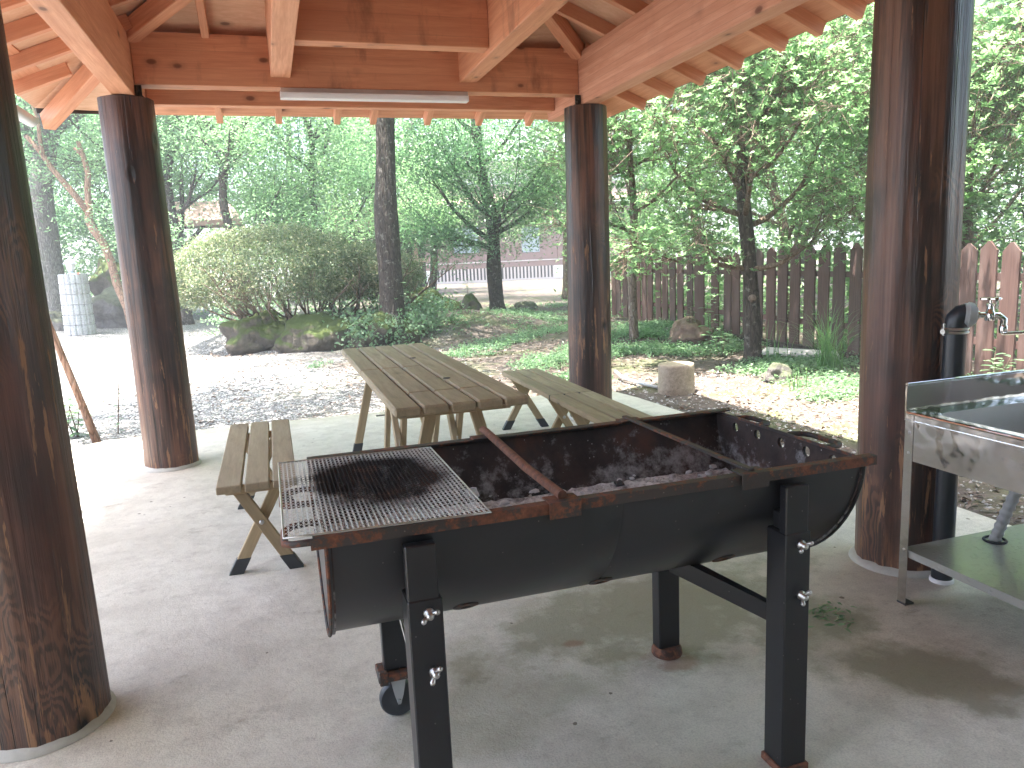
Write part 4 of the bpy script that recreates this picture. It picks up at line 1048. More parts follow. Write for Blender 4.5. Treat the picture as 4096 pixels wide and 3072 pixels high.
def tree(name, label, trunk_pts, trunk_r, limbs, crown, bark, leafmat, seed, L=.09, W=.05, per=60, flat=.35, rad=.45, depth=2, kids=3, cat='tree', whorl=False, group=TREES, droop=.25, thin=1.0, extra=None, upn=1.2):
    """trunk polyline, limbs = list of (height fraction, azimuth deg, elevation deg, length)"""
    rg = np.random.default_rng(seed); tp_ = [Vector(p) for p in trunk_pts]
    root = empty(name, tuple(tp_[0]), label, cat, group)
    # smooth, slightly wobbling trunk
    pts = []; rs = []; S = 6
    for i in range(len(tp_)-1):
        p0 = tp_[max(0, i-1)]; p1 = tp_[i]; p2 = tp_[i+1]; p3 = tp_[min(len(tp_)-1, i+2)]
        for k in range(S):
            t = k/S; q = .5*((2*p1) + (p2-p0)*t + (2*p0-5*p1+4*p2-p3)*t*t + (3*p1-p0-3*p2+p3)*t*t*t); f = (i+t)/(len(tp_)-1)
            pts.append(q); rs.append(trunk_r[0]*(1-f) + trunk_r[1]*f + (trunk_r[0]*.45*max(0, 1-f*len(tp_)*2.2)**2) + trunk_r[0]*.05*math.sin(f*19+seed))
    pts.append(tp_[-1]); rs.append(trunk_r[1])
    m = MB(); m.tube(pts, rs, 14)
    tr = m.build('trunk', M[bark], root, smooth='all', local=Matrix.Translation(tp_[0]))
    tips = []; bm_ = MB()
    for (hf, az, el, ln) in limbs:
        i = min(len(pts)-1, int(hf*(len(pts)-1))); d = Vector((math.cos(R(az))*math.cos(R(el)), math.sin(R(az))*math.cos(R(el)), math.sin(R(el))))
        limb(pts[i], d, ln, max(.012, rs[i]*.5), rg, depth, 5, tips, bm_, kids=kids)
    if bm_.v: bm_.build('branches', M['twig'] if whorl else M[bark], tr, smooth='all')
    if whorl:
        tm = MB()
        for q in tips:
            for _ in range(3):
                a_ = Vector(q); e_ = a_ + Vector(rg.normal(size=3))*Vector((1,1,.7)).length*.13; mm = a_.lerp(e_, .5) + Vector(rg.normal(size=3))*.03
                tm.tube([a_, mm, e_], [.0045, .0035, .002], 3, cap=False)
        tm.build('twigs', M['twig'], tr)
    C = np.array(tips)
    if extra is not None: C = np.concatenate([C, extra]) if len(C) else extra
    if thin < 1: C = C[rg.random(len(C)) < thin]
    if whorl:
        cs = np.repeat(C, per, 0) + rg.normal(size=(len(C)*per, 3))*np.array([rad, rad, rad*flat*1.5])*.5
        P, N, D = whorls(cs, rg); leaf_mesh_dir('crown', P, N, D, L, W, M[leafmat], root, seed)
    else:
        P, N = sprays(C, np.full(len(C), rad), per, rg, flat, droop, upn); leaf_mesh('crown', P, N, L, W, M[leafmat], parent=root, seed=seed)
    return root
def limbs_ring(rg, n, h0, h1, ln, el=(5, 45)):
    return [(rg.uniform(h0, h1), 360*k/n + rg.uniform(-25, 25), rg.uniform(*el), ln*rg.uniform(.75, 1.2)) for k in range(n)]

exec_trees = True
rgT = np.random.default_rng(5)
rgX = np.random.default_rng(70)
def high_crown(cx, cy, z0, z1, rx, ry, n):
    a = rgX.uniform(0, 6.28, n); r_ = np.sqrt(rgX.random(n)); return np.stack([cx+rx*r_*np.cos(a), cy+ry*r_*np.sin(a), rgX.uniform(z0, z1, n)], 1)
# 1 the big dark trunk standing in the middle, behind the azalea
tree('broadleaf_tree', 'large tree with thick dark furrowed trunk rising behind the azalea bush', [(1.98,13.15,.15),(2.0,13.15,1.1),(2.0,13.15,2.2),(2.08,13.2,3.3),(2.12,13.3,4.6),(2.0,13.4,6.4),(1.9,13.3,8.2)], (.235,.10),
     [(.62,200,22,2.4),(.60,165,10,2.6),(.66,20,18,2.3),(.64,265,12,2.2),(.7,320,20,2.5),(.74,120,25,2.4),(.8,240,30,2.2),(.8,60,30,2.4),(.9,180,40,2.2),(.95,0,45,2.2),(.98,270,55,2.0)], None, 'barkdark', 'leafB', 21, L=.105, W=.042, per=26, rad=.55, flat=.3, droop=.35, extra=high_crown(.9, 11.9, 5.0, 8.6, 3.0, 4.9, 900))
# 2 multi stemmed tree right of it
tree('camellia_tree', 'dense dark green tree with forked trunk standing in front of the house', [(5.55,18.7,-.1),(5.5,18.7,1.0),(5.52,18.7,2.1),(5.3,18.75,3.6),(5.2,18.8,5.4)], (.21,.10),
     [(.40,190,25,2.3),(.42,210,5,2.3),(.47,335,25,2.2),(.45,260,12,2.4),(.5,300,35,2.2),(.55,170,35,2.2),(.6,20,35,2.4),(.66,250,30,2.2),(.72,90,35,2.3),(.75,330,40,2.2),(.85,200,45,2.2),(.92,0,55,2.0)], None, 'barkdark', 'leafC', 22, L=.08, W=.036, per=34, rad=.6, flat=.45, extra=np.concatenate([high_crown(6.2, 17.0, 5.2, 8.0, 3.6, 3.2, 240), high_crown(5.0, 18.2, 1.5, 4.4, 1.8, 1.1, 210), high_crown(4.2, 17.8, 1.2, 2.4, 1.1, .7, 70), high_crown(6.6, 18.6, 2.0, 4.4, 1.0, .8, 60), high_crown(4.6, 14.0, 5.4, 8.0, 3.2, 5.0, 620)]))
# 3 thin pale tree behind the far right post
tree('slender_tree', 'slender pale trunked tree just right of the far right post', [(5.3,10.5,-.08),(5.28,10.5,.9),(5.33,10.5,1.9),(5.25,10.45,2.9),(5.3,10.5,4.2)], (.075,.035),
     [(.45,200,20,1.1),(.5,330,25,1.3),(.55,80,30,1.3),(.62,250,15,1.4),(.66,180,25,1.2),(.7,20,25,1.3),(.78,290,30,1.2),(.85,130,40,1.2),(.95,0,50,1.1),(.9,230,40,1.1)], None, 'barkpale', 'leafA', 23, L=.055, W=.022, per=6, rad=.36, flat=.6, kids=3, whorl=True)
# 4 right tree with knot, in front of the fence
t4 = tree('evergreen_tree', 'dark trunked tree with a branch scar standing before the picket fence', [(5.58,7.86,-.08),(5.56,7.86,.6),(5.50,7.86,1.3),(5.42,7.88,2.1),(5.44,7.9,2.9),(5.4,7.9,3.9)], (.105,.05),
     [(.50,170,18,1.3),(.48,350,14,1.4),(.52,240,12,1.3),(.55,60,25,1.4),(.58,205,35,1.2),(.6,310,32,1.3),(.66,120,35,1.3),(.70,260,30,1.3),(.75,10,35,1.3),(.8,190,40,1.2),(.9,300,45,1.2),(.95,90,55,1.2),(.36,160,10,1.1),(.34,300,5,1.0)], None, 'barkdark', 'leafA', 24, L=.055, W=.022, per=6, rad=.36, flat=.6, kids=3, whorl=True)
m = MB(); m.tube([(5.50, 7.77, .72), (5.475, 7.72, .73)], [.05, .032], 14); m.tube([(5.475, 7.722, .73), (5.47, 7.715, .731)], [.02, .012], 10); m.build('branch_scar', M['barkpale'], t4)
# 5 sunlit broadleaf shrubs between the posts and beyond the tap
tree('sunlit_shrub_tree', 'broadleaf shrub tree with long bare twigs leaning over the fence beside the near right post', [(8.6,7.6,-.08),(8.5,7.5,1.0),(8.3,7.4,2.0),(8.1,7.3,3.0)], (.09,.05),
     [(.3,200,25,1.5),(.4,170,15,1.8),(.5,220,20,1.8),(.55,150,30,1.6),(.6,250,30,1.5),(.65,190,35,1.6),(.7,130,40,1.5),(.8,300,40,1.4),(.9,200,50,1.4),(.95,60,50,1.4)], None, 'twig', 'leafA', 25, L=.075, W=.033, per=4, rad=.38, flat=.6, whorl=True, kids=3)
tree('shrub_tree', 'broadleaf tree beyond the fence right of the near right post', [(9.2,4.9,-.08),(9.0,4.9,1.2),(8.8,5.0,2.4),(8.7,5.0,3.6)], (.10,.05),
     [(.3,180,25,1.6),(.4,200,15,1.8),(.45,150,20,1.8),(.55,230,30,1.6),(.6,170,30,1.5),(.65,120,35,1.6),(.7,190,40,1.5),(.8,300,40,1.4),(.9,200,50,1.4),(.95,60,50,1.4)], None, 'twig', 'leafA', 26, L=.085, W=.036, per=4, rad=.42, flat=.6, whorl=True, kids=3, extra=high_crown(5.9, 4.1, 4.2, 5.6, 1.2, 1.9, 95))
tree('shade_tree', 'tall shade tree standing outside the left side of the pavilion', [(-4.6,1.6,-.1),(-4.5,1.6,2),(-4.2,1.8,4),(-3.6,2.0,6),(-3.2,2.2,7.5)], (.2,.09),
     [(.6,20,35,2.0),(.7,100,35,2.0),(.75,300,35,2.0),(.85,0,40,2.0),(.95,60,40,1.8)], None, 'barkgrey', 'leafC', 29, L=.16, W=.08, per=12, rad=.8, flat=.4, extra=high_crown(-2.75, 2.0, 5.2, 7.4, 1.9, 1.75, 190))
tree('shade_tree', 'tall shade tree standing on the gravel beyond the far left corner of the pavilion', [(-4.9,8.6,-.1),(-4.7,8.5,2),(-4.2,8.2,4),(-3.4,7.9,5.6),(-2.6,7.6,6.8)], (.18,.07),
     [(.7,340,30,2.0),(.8,60,35,1.6),(.85,300,35,1.6),(.95,0,35,1.8)], None, 'barkgrey', 'leafC', 33, L=.12, W=.055, per=16, rad=.6, flat=.4, extra=high_crown(-1.3, 7.25, 5.2, 6.6, 2.1, 1.0, 75))
# grey forked trunk far left
tree('grey_forked_tree', 'tall grey trunked forked tree left of the stone lamp pillar', [(-5.35,22.6,-.1),(-5.4,22.6,1.8),(-5.35,22.5,3.4),(-5.0,22.4,4.8),(-4.4,22.3,6.6),(-4.2,22,8.5)], (.33,.2),
     [(.35,140,50,3.0),(.45,320,30,2.8),(.5,200,25,2.8),(.55,250,15,3.0),(.6,0,30,3.0),(.7,280,30,2.8),(.75,90,40,2.6),(.85,200,40,2.6),(.95,330,45,2.6)], None, 'barkgrey', 'leafC', 27, L=.11, W=.05, per=24, rad=.7, flat=.4, extra=high_crown(-4.8, 18.6, 5.8, 8.0, 3.0, 2.3, 300))
def m_random_tree(i, name, label, x, y, h, r_, leaf, bark='barkdark', L=.16, W=.08, per=13, rad=.8, flat=.38, low=.28, spread=None, n=10, depth=2, lean=.3):
    rg = np.random.default_rng(100+i); s = spread or h*.33
    pts = [(x + lean*rg.normal()*k*.3, y + lean*rg.normal()*k*.3, -.1 + h*k/4) for k in range(5)]
    pts[0] = (x, y, -.1)
    tree(name, label, pts, (r_, r_*.4), limbs_ring(rg, n, low, .97, s, (0, 45)), None, bark, leaf, 200+i, L=L, W=W, per=per, rad=rad, flat=flat, depth=depth)
bgt = [
 ('maple_tree','layered blue green maple behind the azalea at its left end',-.7,19.5,6.2,.13,'leafB','barkdark',.09,.038,32,.8,.20,.22),
 ('maple_tree','layered maple with a dark trunk in front of the small pinkish roof',-2.2,21.5,7.5,.17,'leafB','barkdark',.10,.042,30,.9,.20,.25),
 ('maple_tree','airy maple directly behind the middle of the azalea',1.4,21,6.6,.12,'leafB','barkdark',.10,.042,30,.9,.22,.22),
 ('leafy_tree','dark leafed tree in the dense thicket behind the bare crooked trunk',-4.0,26.5,7,.2,'leafC','barkdark',.115,.05,32,.9,.35,.10),
 ('leafy_tree','tree with a straight dark trunk high behind the far left post',-3.1,28.5,10,.24,'leafC','barkdark',.12,.052,28,1.0,.35,.25),
 ('leafy_tree','leafy tree filling the thicket at the far left behind the rocks',-6.6,27,8,.2,'leafC','barkdark',.12,.052,32,1.0,.35,.10),
 ('leafy_tree','bright yellow green tree far behind the maple',1.0,33,10,.2,'leafF','barkdark',.22,.11,16,1.2,.4,.15),
 ('leafy_tree','bright tree far behind left of the thick dark trunk',4.5,31,9,.2,'leafF','barkdark',.22,.11,15,1.2,.4,.15),
 ('leafy_tree','leafy tree between the thick dark trunk and the forked trunk',5.0,24.5,6.5,.14,'leafA','barkdark',.10,.045,30,.9,.35,.2),
 ('leafy_tree','leafy tree right of the forked trunk hiding the house wall',9.0,22.5,6.5,.14,'leafA','barkpale',.10,.042,24,.8,.4,.30),
 ('leafy_tree','leafy tree just behind the far right post before the house',8.3,17.2,5.6,.11,'leafA','barkpale',.085,.036,26,.7,.45,.24),
 ('leafy_tree','leafy tree beyond the far end of the picket fence',8.9,14.5,5.6,.12,'leafA','barkpale',.075,.032,38,.7,.5,.16),
 ('leafy_tree','leafy tree behind the fence between the slender tree and the scarred tree',9.2,11.9,6.0,.12,'leafA','twig',.068,.030,46,.7,.5,.14),
 ('leafy_tree','leafy tree behind the fence in line with the scarred tree',9.6,9.4,6.0,.12,'leafA','twig',.068,.030,46,.7,.5,.14),
 ('leafy_tree','taller leafy tree further behind the fence',12.5,12.5,8.5,.2,'leafC','barkdark',.11,.05,34,1.0,.5,.12),
 ('leafy_tree','tall tree further behind the fence right of the scarred tree',13.5,9.0,8.5,.2,'leafC','barkdark',.11,.05,34,1.0,.5,.12),
 ('leafy_tree','dark tree standing behind the fence right of the near right post',12.2,6.2,8.5,.2,'leafC','barkdark',.11,.05,34,1.0,.5,.12),
 ('leafy_tree','leafy tree deep in the wood right of the house',14.5,18,9,.2,'leafF','barkdark',.2,.10,17,1.2,.4,.12),
 ('leafy_tree','leafy tree at the right edge deep behind the sink',11.8,3.4,7.5,.17,'leafA','barkdark',.10,.045,32,1.0,.5,.12),
] + [('blocker_tree', 'unseen dense tree added behind the camera side of the pavilion to cut frontal light' + w_, x, y, 7.5, .2, 'leafC', 'barkdark', .3, .17, 26, 1.2, .6, .02)
  for x, y, w_ in ((-5.2,-5.0,', leftmost'), (-1.8,-5.8,', second from the left'), (1.4,-5.4,', middle'), (4.6,-5.8,', second from the right'), (7.8,-4.6,', rightmost'))]  # unseen trees added behind the camera to block frontal light
for i, (nm, lb, x, y, h, r_, lf, bk, L_, W_, per, rad, flat, low) in enumerate(bgt):
    m_random_tree(i, nm, lb, x, y, h, r_, lf, bk, L_, W_, per, rad, flat, low, n=11)
# far wood closing the view
def far_wood():
    rg = np.random.default_rng(77); P = []; 
    for az in np.arange(-30, 75, 1.15):
        a = R(az); dist = 47 + 5*rg.random() if az < 28 else (27 + 5*rg.random() if az > 38 else 40)
        if 9 < az < 27: dist = 62
        for z in np.arange(.3, 15, 1.0):
            if z > 10 + 3*math.sin(az*.35) + 2*math.sin(az*.9): continue
            if rg.random() < .07 + .02*z: continue
            d = dist + rg.normal()*1.6
            P.append((d*math.sin(a)+rg.normal()*.4, d*math.cos(a), z+rg.normal()*.3))
    P = np.array(P); return P
C = far_wood(); rg = np.random.default_rng(3); P, N = sprays(C, np.full(len(C), 1.6), 42, rg, .75, .1, .6)
o = leaf_mesh('woods', P, N, .34, .2, M['leafF'], seed=8); tag(o, 'far green wood closing the view behind the yard', 'woods', kind='stuff')

# bare crooked reddish trunk near the rocks
cb = empty('bare_trunk', (-3.3, 20.0, 0), 'leafless crooked reddish trunk forking into two cut limbs behind the far left post', 'tree', TREES)
m = MB(); m.tube([(-3.22,20.0,.0),(-3.28,20,.5),(-3.45,20,1.1),(-3.50,20,1.6),(-3.62,20,2.05),(-3.80,20,2.4),(-3.86,20,2.6),(-3.82,20,2.85),(-3.80,20,3.3),(-3.74,20,3.65),(-3.80,20,4.05),(-3.86,20,4.35)], [.12,.10,.095,.09,.09,.095,.09,.075,.065,.065,.055,.045], 10)
tk = m.build('trunk', M['barkred'], cb, smooth='all')
m = MB(); m.tube([(-3.84,20,2.78),(-4.1,20,3.2),(-4.45,19.95,3.75),(-4.62,19.9,4.1),(-4.85,19.85,4.45)], [.085,.07,.06,.055,.045], 10); m.tube([(-4.58,19.9,4.02),(-4.6,19.9,4.3),(-4.58,19.9,4.8),(-4.65,19.9,5.1)], [.05,.045,.04,.03], 8); m.tube([(-3.78,20,4.02),(-3.9,19.95,4.12),(-3.95,19.95,4.2)], [.04,.035,.03], 8)
m.build('cut_limb', M['barkred'], tk, smooth='all')
# leaning sapling by the corner of the slab
cb = empty('leaning_sapling', (-1.56, 7.0, GZ), 'thin leaning trunk at the left corner of the slab between the two left posts', 'tree', TREES)
m = MB(); m.tube([(-1.52,7.02,GZ),(-1.58,7.0,.25),(-1.66,7.0,.6),(-1.74,7.0,.95),(-1.86,7.0,1.5),(-2.05,7.0,2.2),(-2.2,7.0,3.0)], [.035,.03,.028,.025,.022,.018,.012], 10); tk = m.build('trunk', M['barkred'], cb, smooth='all')
rg = np.random.default_rng(9); c = np.array([(-2.1+.3*rg.normal(), 7.0+.3*rg.normal(), 3.1+.3*rg.normal()) for _ in range(14)]); P, N = sprays(c, np.full(14, .4), 26, rg); leaf_mesh('crown', P, N, .06, .03, M['leafA'], parent=cb, seed=3)

# ------------------------------------------------------------------ azalea bush and rocks
az_ = empty('azalea_bush', (.8, 14.6, .3), 'wide clipped azalea bush with bare stems beneath growing above mossy rocks', 'bush')
def bush_surface(n, rg):
    P = []; N = []
    while len(P) < n:
        u = rg.normal(size=3); u /= np.linalg.norm(u)
        if u[2] < -.45: continue
        # two merged lobes
        lobe = rg.random() < .62
        c, s = ((.1, 14.45, 1.12), (1.78, 1.40, .89)) if lobe else ((1.65, 14.75, 1.05), (1.10, 1.15, .62))
        r_ = 1 + .10*mnoise.noise(Vector(u)*3) + .13*mnoise.noise(Vector(u)*9) + .06*mnoise.noise(Vector(u)*22) + rg.normal()*.03
        r_ *= 1 - .10*rg.random()**2
        p = np.array(c) + u*np.array(s)*r_
        if p[2] < .50 + .12*mnoise.noise(Vector((p[0]*2, p[1]*2, 0))) - (.26 if p[0] < -.8 else 0): continue
        P.append(p); N.append(u/np.array(s))
    P = np.array(P); N = np.array(N); N /= np.linalg.norm(N, axis=1)[:,None]; return P, N
rg = np.random.default_rng(31); P, N = bush_surface(7000, rg)
PP = np.repeat(P, 11, 0) + rg.normal(size=(len(P)*11, 3))*.045; NN = np.repeat(N, 11, 0)*.6 + rg.normal(size=(len(P)*11, 3))*.9; NN[:,2] += .6; NN /= np.linalg.norm(NN, axis=1)[:,None]
leaf_mesh('foliage', PP, NN, .048, .024, M['leafD'], parent=az_, seed=4)
m = MB(); rg = np.random.default_rng(32)
for k in range(70):
    x0 = rg.uniform(-.5, 2.3); p = Vector((x0, 14.4+rg.normal()*.3, .35)); e = Vector((x0 + (x0-.8)*.55 + rg.normal()*.3, 14.3+rg.normal()*.8-.3, rg.uniform(.9, 1.5)))
    q = p.lerp(e, .5) + Vector((rg.normal()*.1, rg.normal()*.1, -.08)); m.tube([p, p.lerp(q, .5)+Vector((0,0,-.03)), q, q.lerp(e, .5)+Vector((.02,.0,.02)), e], [.022,.018,.014,.009,.005], 5)
    for _ in range(3):
        s_ = q.lerp(e, rg.uniform(0, .7)); m.tube([s_, s_+Vector((rg.normal()*.18, rg.normal()*.18, .22))], [.007, .003], 4)
m.build('stems', M['twig'], az_, smooth='all')
def boulder(c, s, seed, mat, label, group='rocks around the yard', rough=.45):
    m = MB(); rock_mesh(m, c, s, seed, 4, 1, rough)
    o = m.build('rock', M[mat], smooth='all', local=Matrix.Translation(c)); tag(o, label, 'rock', group); return o
boulder((-.25,13.8,.14), (.62,.45,.42), 3, 'rockmoss', 'brown mossy boulder at the left end below the azalea')
boulder((.65,13.4,.10), (.70,.45,.36), 8, 'rockmoss', 'bright green mossy boulder under the middle of the azalea')
boulder((1.75,13.0,.10), (.50,.36,.38), 15, 'rockmoss', 'dark mossy boulder below the thick dark trunk')
boulder((1.2,13.5,.05), (.3,.28,.26), 17, 'rock', 'low grey stone between the two mossy boulders')
boulder((3.15,15.6,.15), (.62,.5,.50), 19, 'rockmoss', 'dark shaded boulder right of the thick dark trunk')
boulder((4.62,17.9,.05), (.24,.2,.36), 23, 'rockmoss', 'small pointed dark stone left of the forked trunk')
boulder((6.3,18.6,.0), (.30,.2,.16), 27, 'rock', 'low pale stone right of the forked trunk')
boulder((-3.9,22.0,.3), (1.0,.6,.62), 31, 'rock', 'broad dark rock right of the stone lamp pillar')
boulder((-4.05,23.3,.95), (.62,.6,.75), 35, 'rockmoss', 'tall mossy rock behind the stone lamp pillar')
boulder((-3.0,22.9,.75), (.7,.5,.45), 37, 'rockmoss', 'mossy rock at the foot of the bare crooked trunk')
boulder((-5.6,21.6,.1), (.8,.5,.5), 41, 'rock', 'low rock left of the stone lamp pillar')
boulder((5.95,9.95,.06), (.24,.36,.22), 47, 'rockbrown', 'reddish brown rounded stone lying before the picket fence')
boulder((4.95,6.55,.0), (.16,.13,.13), 53, 'rock', 'small half buried stone in the weeds near the near right post')

# stone pillar with a small lantern
lp = empty('stone_pillar', (-4.38, 20.15, -.05), 'round ribbed stone pillar standing at the edge of the gravel', 'pillar')
m = MB(); n = 64; vs = []; rows = [(-.08, 1.0)]
for k in range(7): z0 = -.05 + k*.235; 
prof = []
for b in range(6):
    z0, z1 = -.06+b*.24, -.06+(b+1)*.24
    prof += [(z0+.004, .94), (z0+.018, 1.0), (z1-.018, 1.0), (z1-.004, .94)]
for z, s in prof:
    for k in range(n):
        a = 2*math.pi*k/n; rr_ = (.335 - .02*z)*s*(1 - (.06 if k % 4 == 0 else 0)); vs.append((-4.38+rr_*math.cos(a), 20.15+rr_*math.sin(a), z))
rw_ = len(prof); m.add(vs, [(j*n+k, j*n+(k+1) % n, (j+1)*n+(k+1) % n, (j+1)*n+k) for j in range(rw_-1) for k in range(n)] + [tuple((rw_-1)*n+k for k in range(n))]); m.build('shaft', M['stonecol'], lp)
ln_ = empty('garden_lantern', (-4.40, 20.15, 1.38), 'small silver lantern with pointed cap on the ribbed stone pillar', 'lantern')
m = MB(); m.lathe([(.09, 0), (.09, .012), (.05, .03), (.035, .045), (.07, .06), (.075, .07)], (-4.40, 20.15, 1.385), 16); m.build('base', M['lampsteel'], ln_, smooth=True)
m = MB(); m.lathe([(.068, 0), (.095, .10), (.10, .16)], (-4.40, 20.15, 1.455), 6); m.build('glass', M['whitepaint'], ln_)
m = MB(); m.lathe([(.10, 0), (.155, -.005), (.15, .012), (.10, .06), (.05, .10), (.02, .125), (.012, .15), (.016, .16), (.004, .18)], (-4.40, 20.15, 1.617), 12); m.build('cap', M['lampsteel'], ln_, smooth=True)
m = MB(); P = np.array([(-4.22, 19.93, 1.39), (-4.19, 19.95, 1.385)]); N = np.array([(0,-.3,1.),(0.1,-.2,1.)]); N /= np.linalg.norm(N, axis=1)[:,None]
M['redleaf'] = m_leaf('leaf_red', (.5,.06,.04), (.6,.09,.05), (.6,.12,.06), (.6,.1,.05), .2)
o = leaf_mesh('fallen_leaf', P, N, .11, .06, M['redleaf'], seed=2); tag(o, 'red fallen leaf on top of the ribbed stone pillar', 'leaf')

# stump, drain pipe, board
st = empty('tree_stump', (3.80, 6.53, GZ), 'sawn off grey tree stump on the ground right of the far right post', 'stump')
n = 40; vs = []
for j, (z, s) in enumerate(((GZ-.02, 1.0), (GZ+.04, 1.02), (.05, 1.0), (.14, .985), (.20, .98), (.222, .972), (.228, .95))):
    for k in range(n):
        a = 2*math.pi*k/n; r_ = .182*s*(1+.05*math.sin(2*a+.6)+.025*mnoise.noise(Vector((math.cos(a)*4, math.sin(a)*4, z*.8)))); vs.append((3.75+r_*math.cos(a), 6.53+r_*math.sin(a), z))
m = MB(); m.add(vs, [(j*n+k, j*n+(k+1) % n, (j+1)*n+(k+1) % n, (j+1)*n+k) for j in range(6) for k in range(n)])
m.build('bark', M['stumpw'], st, smooth=True, local=Matrix.Translation((3.8, 6.53, 0)) @ Matrix.Rotation(R(90), 4, 'Y'))
m = MB(); m.add(vs[-n:], [tuple(range(n))]); m.build('cut_face', M['stumpw'], st, local=Matrix.Translation((3.8, 6.53, .228)))
m = MB(); m.tube([(3.66, 6.7, -.03), (3.58, 7.0, -.02), (3.56, 7.35, -.01), (3.6, 7.6, .02)], .018, 8); o = m.build('hose_piece', M['pvcgrey'], smooth='all'); tag(o, 'grey piece of garden hose on the ground behind the stump', 'hose')
m = MB(); m.add([(5.85,8.1,-.03),(6.35,7.25,-.02),(6.52,7.5,.0),(6.1,8.3,.0),(5.85,8.1,.0),(6.35,7.25,.01),(6.52,7.5,.03),(6.1,8.3,.03)], [(3,2,1,0),(4,5,6,7),(0,1,5,4),(1,2,6,5),(2,3,7,6),(3,0,4,7)])
o = m.build('ground_board', M['slat']); tag(o, 'weathered pale board lying flat on the weeds before the fence', 'board')

# ------------------------------------------------------------------ house and small roofed shelter
hs = empty('house', (13, 42, 0), 'reddish brown wooden house with pale slatted crawl space seen behind the forked tree', 'house')
HF = Matrix.Translation((12.5, 41, 0)) @ Matrix.Rotation(R(-14), 4, 'Z')
def hbox(name, mat, x0, x1, y0, y1, z0, z1, parent=None, extra=None):
    m = MB(); m.box(x0, x1, y0, y1, z0, z1)
    if extra: [m.box(*e) for e in extra]
    m.v = [tuple(HF @ Vector(v)) for v in m.v]; return m.build(name, M[mat], parent or hs)
wall = hbox('wall', 'housewall', -4.5, 9, .02, 7, .85, 4.1)
hbox('upper_wall', 'whitepaint', -4.5, 9, .6, 7, 5.2, 6.6)
hbox('floor_beam', 'housewall', -4.6, 9.1, -.06, .018, .72, 1.0)
hbox('sill_board', 'slat', -4.6, 9.1, -.12, -.062, 1.02, 1.08)
m = MB(); x = -4.5
while x < 9: m.box(x, x+.10, -.05, -.01, .0, .716); x += .20
m.v = [tuple(HF @ Vector(v)) for v in m.v]; m.build('slatted_skirt', M['slat'], hs)
hbox('crawl_space_fill', 'dark', -4.5, 9, .03, 6.9, -.2, .84)  # near-black block paints the shade of the crawl space behind the slats
for x in (-4.4, 3.0): hbox('foundation_pier', 'whitepaint', x, x+.75, -.07, -.055, -.1, .714)
hbox('gravel_board', 'slat', -4.6, 9.1, -.14, -.075, -.15, .07)
for x in (1.2,): wn_ = hbox('window', 'glass', x, x+1.0, -.03, .015, 1.5, 2.9); hbox('frame', 'housewall', x-.08, x-.001, -.05, .015, 1.42, 2.98, wn_, [(x+1.001, x+1.08, -.05, .015, 1.42, 2.98), (x-.001, x+1.001, -.05, .015, 2.901, 2.98)])
hbox('window', 'glass', -2.6, -1.2, -.03, .015, 1.6, 3.0); hbox('door', 'housewall', -.9, .6, -.03, .015, 1.12, 2.2); hbox('window', 'glass', 4.6, 6.2, -.03, .015, 1.6, 3.0)
def hroof(name, z0, z1, y0, y1, x0, x1, mat):
    m = MB(); m.add([(x0,y0,z0),(x1,y0,z0),(x1,y1,z1),(x0,y1,z1),(x0,y0,z0+.12),(x1,y0,z0+.12),(x1,y1,z1+.12),(x0,y1,z1+.12)], [(3,2,1,0),(4,5,6,7),(0,1,5,4),(1,2,6,5),(2,3,7,6),(3,0,4,7)])
    m.v = [tuple(HF @ Vector(v)) for v in m.v]; m.build(name, M[mat], hs)
hroof('porch_roof', 4.1, 5.3, -1.2, .8, -5.3, 9.6, 'roofpink'); hroof('roof', 6.4, 8.6, -.9, 3.8, -5.3, 9.6, 'galv'); hroof('roof', 6.4, 8.59, 8.2, 3.81, -5.3, 9.6, 'galv')
sh_ = empty('shelter', (-2.0, 25, 0), 'small open shelter with pinkish roof and dark slanting brace behind the maples at left', 'shelter')
def sroof(y0, z0, y1, z1):
    m = MB(); m.add([(-3.9,y0,z0),(-.6,y0,z0),(-1.0,y1,z1),(-3.5,y1,z1),(-3.9,y0,z0+.08),(-.6,y0,z0+.08),(-1.0,y1,z1+.08),(-3.5,y1,z1+.08)], [(3,2,1,0),(4,5,6,7),(0,1,5,4),(1,2,6,5),(2,3,7,6),(3,0,4,7)]); m.build('roof', M['roofpink'], sh_)
sroof(24.0, 2.68, 25.7, 3.35); sroof(27.4, 2.68, 25.71, 3.34)
m = MB(); m.box(-3.9, -.6, 23.96, 24.0, 2.60, 2.74); m.build('eave_beam', M['roofpink'], sh_)
for x in (-3.5, -1.05):
    m = MB(); m.box(x-.07, x+.07, 24.9, 25.04, -.1, 2.9); m.build('post', M['barkdark'], sh_)
m = MB(); m.bar((-2.45, 24.9, 1.9), (-1.7, 24.4, 2.62), .09, .09); m.build('brace', M['barkdark'], sh_)
m = MB(); m.box(-3.5, -1.0, 24.95, 25.0, 1.0, 1.05); m.build('rail', M['galv'], sh_)
dk = empty('garden_shed', (4.3, 30.5, 0), 'dark shed with a reddish post half hidden behind the thick dark trunk', 'shed')
m = MB(); m.box(2.6, 6.0, 30, 32, 0, 2.6); m.build('wall', M['barkdark'], dk); m = MB(); m.box(2.5, 6.1, 29.9, 29.98, 1.25, 1.4); m.box(5.5, 5.7, 29.9, 29.98, 1.41, 2.6); m.build('trim', M['roofpink'], dk)
m = MB(); m.prism([(29.5, 2.601), (32.5, 2.601), (31, 3.5)], 2.3, 6.3); m.build('roof', M['roofpink'], dk)

